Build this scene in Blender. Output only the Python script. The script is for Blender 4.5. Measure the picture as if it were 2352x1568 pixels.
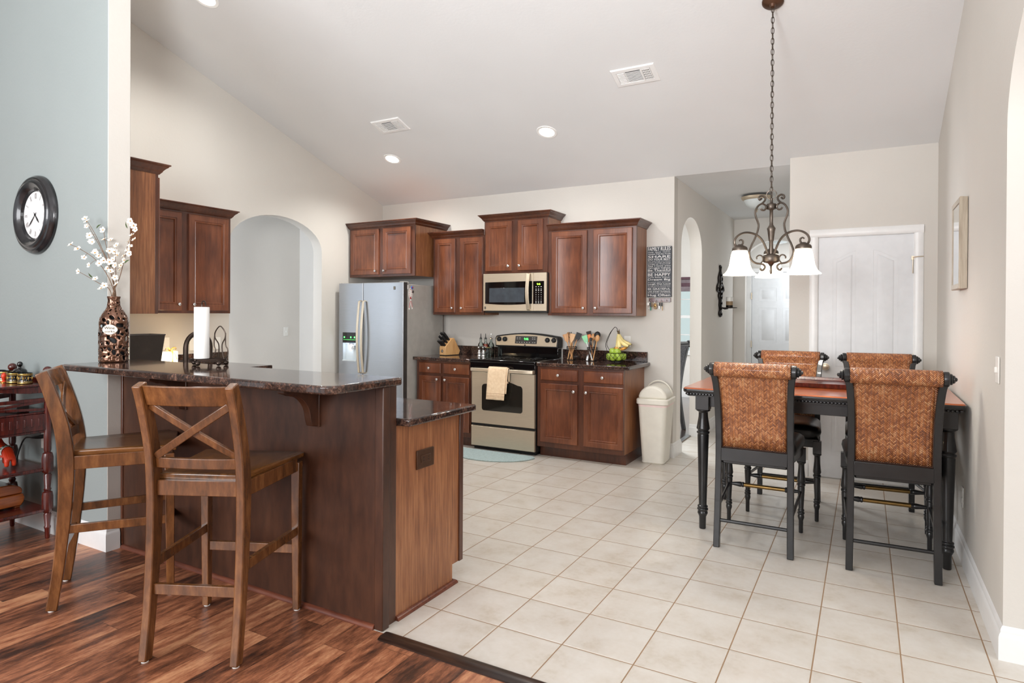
import bpy, bmesh, math, random
from math import pi, sin, cos, sqrt, radians, atan
from mathutils import Vector, Matrix
for o in list(bpy.data.objects): bpy.data.objects.remove(o)
SC = bpy.context.scene
COL = SC.collection
random.seed(7)

# ------------------------------------------------------------------ camera, world, large lights, exposure
cam_d = bpy.data.cameras.new('camera'); cam = bpy.data.objects.new('camera', cam_d); COL.objects.link(cam)
cam_d.sensor_width = 36.0; cam_d.lens = 22.237; cam_d.shift_y = -58.3/2352; cam_d.clip_start = 0.02
cR = Vector((0.87290153, 0.48786779, 0.00528666)); cU = Vector((-0.00697052, 0.0016358, 0.99997437)); cF = Vector((-0.48784663, 0.872916, -0.00482859))
cam.matrix_world = Matrix(((cR.x, cU.x, -cF.x, 1.73727), (cR.y, cU.y, -cF.y, -2.43887), (cR.z, cU.z, -cF.z, 1.40187), (0, 0, 0, 1)))
SC.camera = cam

W = bpy.data.worlds.new('daylight'); SC.world = W; W.use_nodes = True
wb = W.node_tree.nodes['Background']; wb.inputs[0].default_value = (0.93, 0.96, 1.0, 1); wb.inputs[1].default_value = 0.95

def lamp(kind, name, loc, energy, color=(1, 1, 1), parent=None, rot=None, **kw):
    d = bpy.data.lights.new(name, kind); d.energy = energy; d.color = color
    for k, v in kw.items(): setattr(d, k, v)
    o = bpy.data.objects.new(name, d); COL.objects.link(o); o.location = loc
    if rot: o.rotation_euler = rot
    if parent is not None: o.parent = parent
    return o
def aim(o, target):
    o.rotation_euler = (Vector(target) - o.location).to_track_quat('-Z', 'Y').to_euler()
# added spot, stand-in for a flash, turned up to brighten the ceiling
k = lamp('SPOT', 'added_ceiling_bounce', (0.9, -2.9, 1.9), 720, (0.96, 0.98, 1.0), spot_size=radians(125), spot_blend=1.0, shadow_soft_size=0.4); aim(k, (-0.3, 0.0, 4.3))
# assumed daylight from unseen living-room windows behind the camera; none are built
k = lamp('AREA', 'assumed_living_room_daylight', (-1.2, -5.9, 2.3), 300, (0.97, 0.98, 1.0), shape='RECTANGLE', size=4.0, size_y=2.2); aim(k, (-0.4, 3.0, 1.3))
k = lamp('AREA', 'dining_room_fill_light', (-2.4, 6.4, 1.9), 190, (0.92, 0.96, 1.0), shape='RECTANGLE', size=1.6, size_y=1.6); aim(k, (0.1, 4.5, 1.3))  # added lamp standing in for dining-room daylight, set apart from its window
k = lamp('AREA', 'side_room_fill_light', (3.9, -0.6, 1.7), 62, (0.95, 0.98, 1.0), shape='RECTANGLE', size=2.4, size_y=1.7); aim(k, (-1.5, 0.4, 1.6))  # fill added to brighten the left wall; side room has no window
k = lamp('AREA', 'entry_fill_light', (1.10, 7.43, 1.5), 11, (0.90, 0.95, 1.0), shape='RECTANGLE', size=0.5, size_y=1.6); aim(k, (0.1, 7.43, 1.3))  # fill added to lift the dark hall; vestibule has no sidelight
k = lamp('AREA', 'passage_fill_light', (-4.15, 0.05, 1.6), 38, (0.74, 0.85, 1.0), shape='RECTANGLE', size=0.9, size_y=1.6); aim(k, (-4.75, 2.4, 1.3))  # added lamp lighting the passage and the refrigerator's reflection of it; no window there

SC.view_settings.view_transform = 'Standard'; SC.view_settings.look = 'None'
SC.view_settings.exposure = 0.14; SC.view_settings.gamma = 1.0; SC.view_settings.use_curve_mapping = False
SC.cycles.use_denoising = True
SC.cycles.max_bounces = 8; SC.cycles.diffuse_bounces = 6; SC.cycles.glossy_bounces = 4; SC.cycles.transmission_bounces = 6; SC.cycles.transparent_max_bounces = 6
SC.cycles.caustics_reflective = False; SC.cycles.caustics_refractive = False
SC.cycles.sample_clamp_indirect = 6.0

# ------------------------------------------------------------------ materials
def lin(c):
    return tuple((x/255/12.92 if x/255 <= 0.04045 else ((x/255+0.055)/1.055)**2.4) for x in c) + (1.0,)
class NT:
    def __init__(s, name):
        s.m = bpy.data.materials.new(name); s.m.use_nodes = True; s.t = s.m.node_tree; s.p = s.t.nodes['Principled BSDF']
    def n(s, kind, **kw):
        nd = s.t.nodes.new('ShaderNode'+kind)
        for k, v in kw.items():
            if hasattr(nd, k): setattr(nd, k, v)
            else: nd.inputs[k.replace('_', ' ')].default_value = v
        return nd
    def l(s, a, b): s.t.links.new(a, b)
    def math(s, op, a, b=None, c=None):
        nd = s.t.nodes.new('ShaderNodeMath'); nd.operation = op
        for i, v in enumerate((a, b, c)):
            if v is None: continue
            if isinstance(v, (int, float)): nd.inputs[i].default_value = v
            else: s.l(v, nd.inputs[i])
        return nd.outputs[0]
    def ramp(s, fac, stops):
        r = s.t.nodes.new('ShaderNodeValToRGB'); e = r.color_ramp.elements
        while len(e) < len(stops): e.new(0.5)
        for el, (pos, c) in zip(e, stops): el.position = pos; el.color = lin(c)
        s.l(fac, r.inputs[0]); return r.outputs[0]
    def mix(s, fac, a, b, blend='MIX'):
        nd = s.t.nodes.new('ShaderNodeMix'); nd.data_type = 'RGBA'; nd.blend_type = blend
        for i, v in ((0, fac), (6, a), (7, b)):
            if isinstance(v, (int, float)): nd.inputs[i].default_value = v
            elif isinstance(v, tuple): nd.inputs[i].default_value = v
            else: s.l(v, nd.inputs[i])
        return nd.outputs[2]
    def coord(s, scale=(1, 1, 1), kind='Object', rot=(0, 0, 0)):
        tc = s.t.nodes.new('ShaderNodeTexCoord'); mp = s.t.nodes.new('ShaderNodeMapping'); mp.inputs['Scale'].default_value = scale; mp.inputs['Rotation'].default_value = rot
        s.l(tc.outputs[kind], mp.inputs[0]); return mp.outputs[0]
    def noise(s, vec, scale, detail=3.0, rough=0.5, out=0):
        nd = s.t.nodes.new('ShaderNodeTexNoise'); nd.inputs['Scale'].default_value = scale; nd.inputs['Detail'].default_value = detail; nd.inputs['Roughness'].default_value = rough
        s.l(vec, nd.inputs['Vector']); return nd.outputs[out]
    def bump(s, h, strength=0.2, dist=0.01):
        b = s.t.nodes.new('ShaderNodeBump'); b.inputs['Strength'].default_value = strength; b.inputs['Distance'].default_value = dist
        s.l(h, b.inputs['Height']); s.l(b.outputs[0], s.p.inputs['Normal'])
    def set(s, **kw):
        for k, v in kw.items(): s.p.inputs[k.replace('_', ' ')].default_value = v
        return s

def plain(name, c, rough=0.5, metal=0.0, coat=0.0, var=0.08, scale=14.0, bump=0.0, spec=0.5, emit=None, estr=0.0):
    t = NT(name); v = t.coord()
    n = t.noise(v, scale)
    a = tuple(max(0, x*(1-var)) for x in c); b = tuple(min(255, x*(1+var)) for x in c)
    t.l(t.ramp(n, [(0.3, a), (0.7, b)]), t.p.inputs['Base Color'])
    t.set(Roughness=rough, Metallic=metal, Coat_Weight=coat, Specular_IOR_Level=spec)
    if bump: t.bump(t.noise(v, scale*6), bump, 0.004)
    if emit: t.set(Emission_Color=lin(emit), Emission_Strength=estr)
    return t.m
def paint(name, c, bump=0.12):
    t = NT(name); v = t.coord()
    n = t.noise(v, 1.3, 2)
    t.l(t.ramp(n, [(0.35, tuple(x*0.985 for x in c)), (0.65, c)]), t.p.inputs['Base Color'])
    t.set(Roughness=0.75, Specular_IOR_Level=0.25)
    t.bump(t.noise(v, 55, 4), bump, 0.006)
    return t.m
def wood(name, dark, mid, light, scale=(9, 9, 0.9), rough=0.34, coat=0.25, blotch=3.0, bump=0.03, gw=0.62):
    t = NT(name); v = t.coord(scale); w = t.coord((1, 1, 0.6))
    g = t.noise(v, 6.0, 6, 0.62); bl = t.noise(w, blotch, 2)
    f = t.math('ADD', t.math('MULTIPLY', g, gw), t.math('MULTIPLY', bl, 1-gw))
    t.l(t.ramp(f, [(0.34, dark), (0.5, mid), (0.68, light)]), t.p.inputs['Base Color'])
    t.set(Roughness=rough, Coat_Weight=coat, Coat_Roughness=0.22)
    t.bump(g, bump, 0.004)
    return t.m
def granite():
    t = NT('granite_dark_speckled'); v = t.coord()
    n1 = t.noise(v, 64, 6, 0.72); n2 = t.noise(v, 130, 3, 0.6); n3 = t.noise(v, 9, 2)
    f = t.math('ADD', t.math('MULTIPLY', n1, 0.7), t.math('MULTIPLY', n3, 0.3))
    c1 = t.ramp(f, [(0.36, (22, 18, 18)), (0.47, (50, 38, 34)), (0.55, (74, 54, 46)), (0.63, (128, 96, 80)), (0.74, (58, 52, 52))])
    c = t.mix(t.math('MULTIPLY', t.math('GREATER_THAN', n2, 0.6), 0.55), c1, lin((26, 24, 26)))
    t.l(c, t.p.inputs['Base Color']); t.set(Roughness=0.09, Coat_Weight=0.3, Coat_Roughness=0.03)
    return t.m
def tile_floor():
    t = NT('cream_ceramic_tile'); S = 0.31222
    tc = t.t.nodes.new('ShaderNodeTexCoord'); sp = t.t.nodes.new('ShaderNodeSeparateXYZ'); t.l(tc.outputs['Object'], sp.inputs[0])
    def edge(o):
        f = t.math('FRACT', t.math('ADD', t.math('DIVIDE', o, S), 100.0))
        return t.math('SUBTRACT', 0.5, t.math('ABSOLUTE', t.math('SUBTRACT', f, 0.5)))
    e = t.math('MINIMUM', edge(sp.outputs[0]), edge(sp.outputs[1]))
    grout = t.math('LESS_THAN', e, 0.0085)
    cell = t.t.nodes.new('ShaderNodeCombineXYZ')
    for i in (0, 1): t.l(t.math('FLOOR', t.math('ADD', t.math('DIVIDE', sp.outputs[i], S), 100.0)), cell.inputs[i])
    wn = t.t.nodes.new('ShaderNodeTexWhiteNoise'); t.l(cell.outputs[0], wn.inputs[0])
    off = t.t.nodes.new('ShaderNodeVectorMath'); off.operation = 'MULTIPLY_ADD'; off.inputs[1].default_value = (7, 7, 7); t.l(wn.outputs[1], off.inputs[0]); t.l(tc.outputs['Object'], off.inputs[2])
    n = t.noise(off.outputs[0], 5.5, 5, 0.62); n2 = t.noise(off.outputs[0], 45, 3)
    f = t.math('ADD', t.math('MULTIPLY', n, 0.8), t.math('MULTIPLY', n2, 0.2))
    c = t.ramp(f, [(0.30, (190, 180, 165)), (0.45, (204, 197, 187)), (0.62, (211, 206, 198))])
    t.l(t.mix(grout, c, lin((148, 120, 92))), t.p.inputs['Base Color'])
    t.l(t.math('ADD', t.math('MULTIPLY', grout, 0.5), 0.30), t.p.inputs['Roughness'])
    h = t.math('MINIMUM', t.math('MULTIPLY', e, 30.0), 1.0)
    t.bump(t.math('ADD', h, t.math('MULTIPLY', n2, 0.06)), 0.35, 0.003)
    return t.m
def plank_floor():
    t = NT('hickory_plank_floor'); PW, PL = 0.125, 1.15
    tc = t.t.nodes.new('ShaderNodeTexCoord'); sp = t.t.nodes.new('ShaderNodeSeparateXYZ'); t.l(tc.outputs['Object'], sp.inputs[0])
    r = t.math('DIVIDE', sp.outputs[0], PW); row = t.math('FLOOR', t.math('ADD', r, 100.0))
    w0 = t.t.nodes.new('ShaderNodeTexWhiteNoise'); w0.noise_dimensions = '1D'; t.l(row, w0.inputs['W'])
    q = t.math('ADD', t.math('DIVIDE', sp.outputs[1], PL), w0.outputs[0]); colu = t.math('FLOOR', t.math('ADD', q, 100.0))
    cb = t.t.nodes.new('ShaderNodeCombineXYZ'); t.l(row, cb.inputs[0]); t.l(colu, cb.inputs[1])
    w1 = t.t.nodes.new('ShaderNodeTexWhiteNoise'); t.l(cb.outputs[0], w1.inputs[0])
    mp = t.t.nodes.new('ShaderNodeMapping'); mp.inputs['Scale'].default_value = (15, 3.0, 1); t.l(tc.outputs['Object'], mp.inputs[0])
    off = t.t.nodes.new('ShaderNodeVectorMath'); off.operation = 'MULTIPLY_ADD'; off.inputs[1].default_value = (31, 31, 31); t.l(w1.outputs[1], off.inputs[0]); t.l(mp.outputs[0], off.inputs[2])
    g = t.noise(off.outputs[0], 2.2, 9, 0.74); g2 = t.noise(off.outputs[0], 0.9, 3)
    f = t.math('ADD', t.math('MULTIPLY', g, 0.55), t.math('ADD', t.math('MULTIPLY', g2, 0.3), t.math('MULTIPLY', w1.outputs[0], 0.15)))
    c = t.ramp(f, [(0.36, (58, 36, 27)), (0.45, (112, 68, 47)), (0.53, (160, 102, 72)), (0.64, (206, 150, 110))])
    def edge(v):
        fr = t.math('FRACT', t.math('ADD', v, 100.0)); return t.math('SUBTRACT', 0.5, t.math('ABSOLUTE', t.math('SUBTRACT', fr, 0.5)))
    gap = t.math('MAXIMUM', t.math('LESS_THAN', edge(r), 0.012), t.math('LESS_THAN', edge(q), 0.0016))
    t.l(t.mix(t.math('MULTIPLY', gap, 0.45), c, lin((24, 12, 8))), t.p.inputs['Base Color'])
    t.l(t.math('ADD', t.math('MULTIPLY', g, 0.25), 0.22), t.p.inputs['Roughness'])
    t.bump(t.math('SUBTRACT', t.math('MULTIPLY', g, 0.6), gap), 0.25, 0.004)
    return t.m
def wicker():
    t = NT('woven_rattan_herringbone')
    tc = t.t.nodes.new('ShaderNodeTexCoord'); sp = t.t.nodes.new('ShaderNodeSeparateXYZ'); t.l(tc.outputs['UV'], sp.inputs[0])
    u = t.math('DIVIDE', sp.outputs[0], 0.030); fu = t.math('FRACT', t.math('ADD', u, 50.0))
    tri = t.math('ABSOLUTE', t.math('SUBTRACT', fu, 0.5))
    hc = t.math('MODULO', t.math('FLOOR', t.math('ADD', t.math('MULTIPLY', u, 2.0), 100.0)), 2.0)
    ph = t.math('ADD', t.math('ADD', t.math('DIVIDE', sp.outputs[1], 0.0098), t.math('MULTIPLY', tri, 2.6)), t.math('MULTIPLY', hc, 0.5))
    fr = t.math('FRACT', t.math('ADD', ph, 50.0))
    prof = t.math('MULTIPLY', t.math('SINE', t.math('MULTIPLY', fr, pi)), 1.0)
    mid = t.math('MULTIPLY', t.math('SINE', t.math('MULTIPLY', t.math('FRACT', t.math('ADD', t.math('MULTIPLY', u, 2.0), 50.0)), pi)), 1.0)
    h = t.math('MULTIPLY', prof, t.math('ADD', t.math('MULTIPLY', mid, 0.75), 0.25))
    cb = t.t.nodes.new('ShaderNodeCombineXYZ'); t.l(t.math('FLOOR', t.math('MULTIPLY', u, 2.0)), cb.inputs[0]); t.l(t.math('FLOOR', t.math('ADD', ph, 50.0)), cb.inputs[1])
    wn = t.t.nodes.new('ShaderNodeTexWhiteNoise'); t.l(cb.outputs[0], wn.inputs[0])
    bl = t.noise(tc.outputs['UV'], 9.0, 3)
    f = t.math('ADD', t.math('MULTIPLY', wn.outputs[0], 0.4), t.math('MULTIPLY', bl, 0.6))
    c = t.ramp(f, [(0.2, (122, 72, 46)), (0.42, (166, 100, 58)), (0.6, (198, 128, 78)), (0.8, (220, 164, 116))])
    t.l(t.mix(t.math('LESS_THAN', h, 0.22), c, lin((70, 36, 22))), t.p.inputs['Base Color'])
    t.set(Roughness=0.36, Coat_Weight=0.2)
    t.bump(h, 0.9, 0.004)
    return t.m
def steel(name, c=(196, 190, 180), rough=0.28, axis=(1, 60, 60)):
    t = NT(name); v = t.coord(axis); n = t.noise(v, 12, 3)
    t.l(t.ramp(n, [(0.3, tuple(x*0.95 for x in c)), (0.7, c)]), t.p.inputs['Base Color'])
    t.set(Metallic=0.82, Roughness=rough); t.bump(n, 0.02, 0.001)
    return t.m
def thin_glass(name, c=(228, 236, 234)):
    t = NT(name); tr = t.n('BsdfTransparent'); gl = t.n('BsdfGlossy'); mx = t.n('MixShader'); fr = t.n('Fresnel'); fr.inputs['IOR'].default_value = 1.45
    tr.inputs[0].default_value = lin(c); gl.inputs['Roughness'].default_value = 0.03
    t.l(fr.outputs[0], mx.inputs[0]); t.l(tr.outputs[0], mx.inputs[1]); t.l(gl.outputs[0], mx.inputs[2]); t.l(mx.outputs[0], t.t.nodes['Material Output'].inputs['Surface']); return t.m
def towel_cloth():
    t = NT('striped_cream_towel'); tc = t.t.nodes.new('ShaderNodeTexCoord'); sp = t.t.nodes.new('ShaderNodeSeparateXYZ'); t.l(tc.outputs['Object'], sp.inputs[0]); z = sp.outputs[2]
    st = None
    for c in (0.036, 0.048, 0.066):
        m = t.math('LESS_THAN', t.math('ABSOLUTE', t.math('SUBTRACT', z, c)), 0.0016); st = m if st is None else t.math('MAXIMUM', st, m)
    n = t.noise(t.coord(), 40, 3); c = t.ramp(n, [(0.3, (216, 188, 154)), (0.7, (230, 206, 174))])
    t.l(t.mix(st, c, lin((150, 112, 84))), t.p.inputs['Base Color']); t.set(Roughness=0.95); t.bump(n, 0.3, 0.003); return t.m
def glassy(name, c=(235, 240, 238), rough=0.02, ior=1.45):
    t = NT(name); v = t.coord(); n = t.noise(v, 5)
    t.l(t.ramp(n, [(0.3, c), (0.7, tuple(min(255, x+4) for x in c))]), t.p.inputs['Base Color'])
    t.set(Transmission_Weight=1.0, Roughness=rough, IOR=ior); return t.m
def glow(name, c, strength, base=(240, 236, 228)):
    return plain(name, base, 0.4, emit=c, estr=strength, var=0.02)

M = dict(
 wall=paint('beige_wall_paint', (207, 203, 196)), wall2=paint('daylight_tinted_wall_paint', (148, 156, 155)), hallwall=paint('cool_hall_wall_paint', (226, 222, 216)),  # clock-wall paint: cool daylight tone and dimming put into its colour
 ceil=paint('off_white_ceiling_paint', (227, 229, 230), 0.1), trim=plain('white_gloss_trim', (230, 230, 229), 0.35, var=0.01), doorw=plain('white_door_paint', (216, 218, 220), 0.4, var=0.012),
 tile=tile_floor(), plank=plank_floor(), granite=granite(),
 cherry=wood('cherry_stained_maple', (72, 35, 20), (102, 55, 32), (134, 79, 49), (7, 7, 0.9), 0.3, 0.4, blotch=4.0, gw=0.42), cherry2=wood('cherry_cabinet_frame', (58, 28, 17), (80, 42, 25), (102, 57, 35), (7, 7, 0.9), 0.3, 0.35, blotch=4.0, gw=0.42),
 walnut=wood('walnut_laminate_panel', (102, 61, 38), (140, 89, 56), (174, 121, 81), (14, 14, 0.8), 0.38, 0.15), espresso=wood('espresso_panel', (46, 26, 17), (66, 39, 26), (84, 52, 35), (3, 3, 0.8), 0.4, 0.15),
 shoe=wood('shoe_moulding_brown', (70, 34, 24), (104, 56, 40), (130, 76, 54), (1, 9, 9)), sill=wood('dark_threshold_wood', (24, 14, 10), (44, 28, 20), (66, 44, 32), (1, 14, 14), 0.3),
 stool=wood('stool_brown_wood', (66, 39, 19), (104, 64, 33), (144, 95, 54), (5, 5, 1.2), 0.26, 0.4), seatw=wood('stool_seat_wood', (68, 42, 20), (108, 68, 33), (146, 98, 52), (6, 0.9, 6), 0.22, 0.5),
 mahog=wood('mahogany_red', (44, 12, 10), (78, 24, 18), (108, 40, 28), (8, 8, 1.0), 0.25, 0.5), tabletop=wood('table_top_cherry', (128, 58, 26), (168, 84, 40), (196, 110, 56), (0.9, 9, 9), 0.2, 0.6),
 black=plain('satin_black_paint', (26, 26, 27), 0.34, var=0.15, coat=0.2), leather=plain('black_leather', (20, 19, 19), 0.33, var=0.15, bump=0.12, scale=30), wicker=wicker(),
 brass=plain('aged_brass', (142, 112, 66), 0.35, 0.9), steel=steel('brushed_steel', (218, 204, 182), 0.36), steelv=steel('brushed_steel_door', (176, 180, 186), 0.24, (1, 60, 60)), chrome=plain('chrome', (225, 225, 225), 0.08, 1.0, var=0.02),
 greyside=plain('grey_appliance_side', (166, 163, 157), 0.5, var=0.03), dkgrey=plain('dark_grey_plastic', (58, 56, 54), 0.4), gblack=plain('gloss_black', (12, 12, 13), 0.06, coat=0.5), mblack=plain('matt_black', (20, 20, 21), 0.55),
 ovenglass=plain('oven_window_glass', (34, 32, 28), 0.05, coat=0.6), mwglass=plain('microwave_screen', (62, 68, 74), 0.12, coat=0.4),
 bronze=plain('oil_rubbed_bronze', (62, 52, 46), 0.32, 0.85), chand=plain('antique_bronze_silver', (96, 87, 79), 0.4, 0.9, var=0.2), iron=plain('dark_iron', (40, 33, 30), 0.45, 0.7),
 shade=glow('frosted_lamp_glass', (255, 240, 214), 3.2), lens=glow('downlight_lens', (255, 246, 232), 14.0), frost=plain('frosted_glass_off', (206, 212, 212), 0.4, var=0.02),
 white=plain('white_plastic', (236, 235, 230), 0.35, var=0.01), bin=plain('off_white_bin_plastic', (224, 220, 208), 0.4, var=0.015), paper=plain('white_paper_towel', (242, 241, 238), 0.9, var=0.01, bump=0.1), cream=towel_cloth(),
 slate=plain('slate_sign_board', (62, 66, 72), 0.6, var=0.06), lettering=plain('white_sign_lettering', (235, 235, 232), 0.6, var=0.01), beech=wood('beech_wood', (186, 134, 82), (212, 164, 108), (228, 188, 138), (10, 10, 1), 0.45, 0.1), spoonw=wood('spoon_wood', (170, 112, 62), (198, 144, 90), (218, 174, 122), (16, 16, 1), 0.5, 0.05),
 orange=plain('orange_silicone', (226, 120, 36), 0.45), mint=plain('mint_green_silicone', (140, 212, 160), 0.45), apple=plain('green_apple_skin', (158, 186, 66), 0.28, var=0.12, scale=20), banana=plain('banana_skin', (228, 210, 144), 0.45, var=0.08, scale=18), bananatip=plain('banana_tip', (84, 66, 36), 0.6), oldbanana=plain('brown_spotted_banana_skin', (176, 124, 52), 0.5, var=0.4, scale=40),
 glass=thin_glass('clear_glass'), oil=plain('red_chilli_oil', (168, 58, 34), 0.15), yoil=plain('golden_glass_rim', (190, 176, 110), 0.2), rug=plain('pale_aqua_rug', (172, 190, 190), 0.95, var=0.06, bump=0.5, scale=60),
 vase=plain('bronze_lustre_ceramic', (100, 68, 50), 0.13, 0.7, coat=0.5, var=0.25, scale=8), plaque=plain('cream_ceramic_plaque', (236, 230, 216), 0.35, var=0.01), ink=plain('dark_ink', (60, 48, 42), 0.6), petal=plain('white_silk_petal', (246, 240, 228), 0.8, var=0.02), stamen=plain('yellow_stamen', (190, 140, 70), 0.7), stem=plain('brown_stem', (112, 84, 62), 0.7), leaf=plain('green_leaf', (66, 82, 44), 0.6),
 clockf=plain('distressed_black_clock_frame', (32, 32, 34), 0.25, 0.3, coat=0.5, var=0.5, scale=9), dial=plain('white_clock_dial', (232, 232, 232), 0.4, var=0.015), red=plain('dala_red_orange', (214, 62, 30), 0.35), green=plain('painted_green', (40, 120, 84), 0.4), chest=wood('amber_varnished_wood', (120, 56, 18), (168, 88, 30), (200, 122, 52), (6, 1, 6), 0.25, 0.5),
 gold=plain('gold_paint', (206, 168, 88), 0.3, 0.7), brownbin=plain('dark_brown_leatherette', (54, 45, 39), 0.45, var=0.08), ledgreen=glow('green_led', (70, 255, 90), 6.0, (40, 120, 50)), ledlime=glow('lime_led_digits', (170, 255, 60), 5.0, (70, 110, 40)), ledblue=glow('dispenser_led', (180, 205, 255), 2.2), blockglow=glow('lit_glass_block', (255, 236, 200), 2.6),
 mirror=plain('mirror_glass', (235, 238, 238), 0.02, 1.0, var=0.0), framew=wood('pale_grey_wood_frame', (150, 138, 120), (172, 160, 142), (190, 180, 164), (9, 9, 0.9), 0.5, 0.1), brownplate=plain('bronze_brown_plate', (84, 58, 42), 0.35, 0.5), valance=plain('striped_shade_fabric', (120, 108, 112), 0.9), maroon=plain('maroon_band', (88, 64, 72), 0.9), fabric=plain('grey_chair_fabric', (84, 84, 88), 0.9, bump=0.4, scale=60, var=0.25), alu=plain('aluminium_strip', (150, 150, 150), 0.35, 0.9), darkwood=wood('dark_dining_floor', (30, 20, 16), (52, 36, 28), (72, 52, 42), (9, 1, 9), 0.2, 0.5),
 ribbonred=plain('red_ribbon_print', (176, 36, 40), 0.5), blue=plain('blue_enamel', (60, 110, 180), 0.4), teal=plain('teal_key', (20, 140, 120), 0.4), tan=plain('tan_leather_fob', (150, 126, 96), 0.6), cork=plain('cork', (150, 110, 70), 0.9), pink=plain('pale_pink_liner', (236, 214, 210), 0.5, var=0.02),
)

# ------------------------------------------------------------------ mesh helpers
LOC = {}
class MB:
    def __init__(s): s.bm = bmesh.new(); s.mi = 0; s.uv = None
    def v(s, p): return s.bm.verts.new(p)
    def f(s, vs, smooth=None):
        try: fc = s.bm.faces.new(vs)
        except ValueError: return None
        fc.material_index = s.mi; return fc
    def mark(s): return len(s.bm.verts)
    def xf(s, mark, mat):
        s.bm.verts.ensure_lookup_table()
        for q in s.bm.verts[mark:]: q.co = mat @ q.co
        return s
    def hexa(s, p):
        q = [s.v(x) for x in p]
        for i in ((0, 3, 2, 1), (4, 5, 6, 7), (0, 1, 5, 4), (1, 2, 6, 5), (2, 3, 7, 6), (3, 0, 4, 7)): s.f([q[j] for j in i])
        return s
    def box(s, x0, x1, y0, y1, z0, z1):
        return s.hexa([(x0, y0, z0), (x1, y0, z0), (x1, y1, z0), (x0, y1, z0), (x0, y0, z1), (x1, y0, z1), (x1, y1, z1), (x0, y1, z1)])
    def rings(s, loops, cap0=True, cap1=True, closed=True):
        L = [[s.v(p) for p in lp] for lp in loops]; n = len(L[0])
        for a, b in zip(L, L[1:]):
            for i in range(n if closed else n-1): s.f([a[i], a[(i+1) % n], b[(i+1) % n], b[i]])
        if cap0: s.f(L[0][::-1])
        if cap1: s.f(L[-1])
        return s
    def lathe(s, prof, c=(0, 0, 0), seg=24, axis='Z', cap=True):
        loops = []
        for r, h in prof:
            r = max(r, 1e-5); lp = []
            for i in range(seg):
                a = 2*pi*i/seg; x, y = r*cos(a), r*sin(a)
                p = {'Z': (x, y, h), 'X': (h, x, y), 'Y': (x, h, y)}[axis]
                lp.append((c[0]+p[0], c[1]+p[1], c[2]+p[2]))
            loops.append(lp)
        return s.rings(loops, cap, cap)
    def tube(s, pts, r, seg=10, cap=True, closed=False, flat=1.0):
        P = [Vector(p) for p in pts]; n = len(P); R = r if isinstance(r, (list, tuple)) else [r]*n
        loops = []; up = None
        for i in range(n):
            if closed: t = P[(i+1) % n]-P[i-1]
            else: t = P[min(i+1, n-1)]-P[max(i-1, 0)]
            t = t.normalized() if t.length > 1e-9 else Vector((0, 0, 1))
            if up is None: up = t.orthogonal().normalized()
            else:
                up = up-t*up.dot(t); up = up.normalized() if up.length > 1e-6 else t.orthogonal().normalized()
            w = t.cross(up)
            loops.append([tuple(P[i]+(up*cos(2*pi*j/seg)+w*sin(2*pi*j/seg)*flat)*R[i]) for j in range(seg)])
        if closed: loops.append(loops[0]); return s.rings(loops, False, False)
        return s.rings(loops, cap, cap)
    def bar(s, p0, p1, w, h, up=(0, 0, 1)):
        a, b = Vector(p0), Vector(p1); t = (b-a).normalized(); u = Vector(up); x = t.cross(u).normalized(); z = x.cross(t)
        q = []
        for p in (a, b):
            for i, j in ((-1, -1), (1, -1), (1, 1), (-1, 1)): q.append(tuple(p+x*w/2*i+z*h/2*j))
        return s.hexa([q[0], q[1], q[2], q[3], q[4], q[5], q[6], q[7]])
    def strip(s, pts, w, d, wdir):
        """rectangular section swept along pts; w along wdir, d across"""
        P = [Vector(p) for p in pts]; X = Vector(wdir).normalized(); loops = []
        for i in range(len(P)):
            t = (P[min(i+1, len(P)-1)]-P[max(i-1, 0)]).normalized(); y = t.cross(X).normalized()
            ww = w[i] if isinstance(w, (list, tuple)) else w; dd = d[i] if isinstance(d, (list, tuple)) else d
            loops.append([tuple(P[i]+X*ww/2*a+y*dd/2*b) for a, b in ((-1, -1), (1, -1), (1, 1), (-1, 1))])
        return s.rings(loops)
    def prism(s, poly, axis, a, b):
        def P(u, v, w): return {'X': (w, u, v), 'Y': (u, w, v), 'Z': (u, v, w)}[axis]
        return s.rings([[P(u, v, a) for u, v in poly], [P(u, v, b) for u, v in poly]])
    def sweep(s, path, prof, z=0.0):
        """profile (out, height) swept along an open plan path, out = to the right of travel, mitred"""
        P = [Vector(p) for p in path]; loops = []
        for i in range(len(P)):
            d0 = (P[i]-P[i-1]).normalized() if i else None
            d1 = (P[i+1]-P[i]).normalized() if i < len(P)-1 else None
            n0 = Vector((d0.y, -d0.x)) if d0 else None; n1 = Vector((d1.y, -d1.x)) if d1 else None
            if n0 is None: m = n1
            elif n1 is None: m = n0
            else: m = (n0+n1); m = m/(m.dot(n0))
            loops.append([(P[i].x+m.x*o, P[i].y+m.y*o, z+h) for o, h in prof])
        return s.rings(loops)
    def ball(s, c, r, seg=14, rings=9):
        rx, ry, rz = r if isinstance(r, (tuple, list)) else (r, r, r)
        loops = [[(c[0]+rx*max(sin(pi*k/rings), 1e-4)*cos(2*pi*i/seg), c[1]+ry*max(sin(pi*k/rings), 1e-4)*sin(2*pi*i/seg), c[2]-rz*cos(pi*k/rings)) for i in range(seg)] for k in range(rings+1)]
        return s.rings(loops)
    def panel(s, x0, x1, z0, z1, y, prof):
        """stepped raised frame facing -Y: prof = [(inset, outward)...] outward measured from y towards -Y"""
        return s.rings([[(x0+i, y-o, z0+i), (x1-i, y-o, z0+i), (x1-i, y-o, z1-i), (x0+i, y-o, z1-i)] for i, o in prof])
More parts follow.
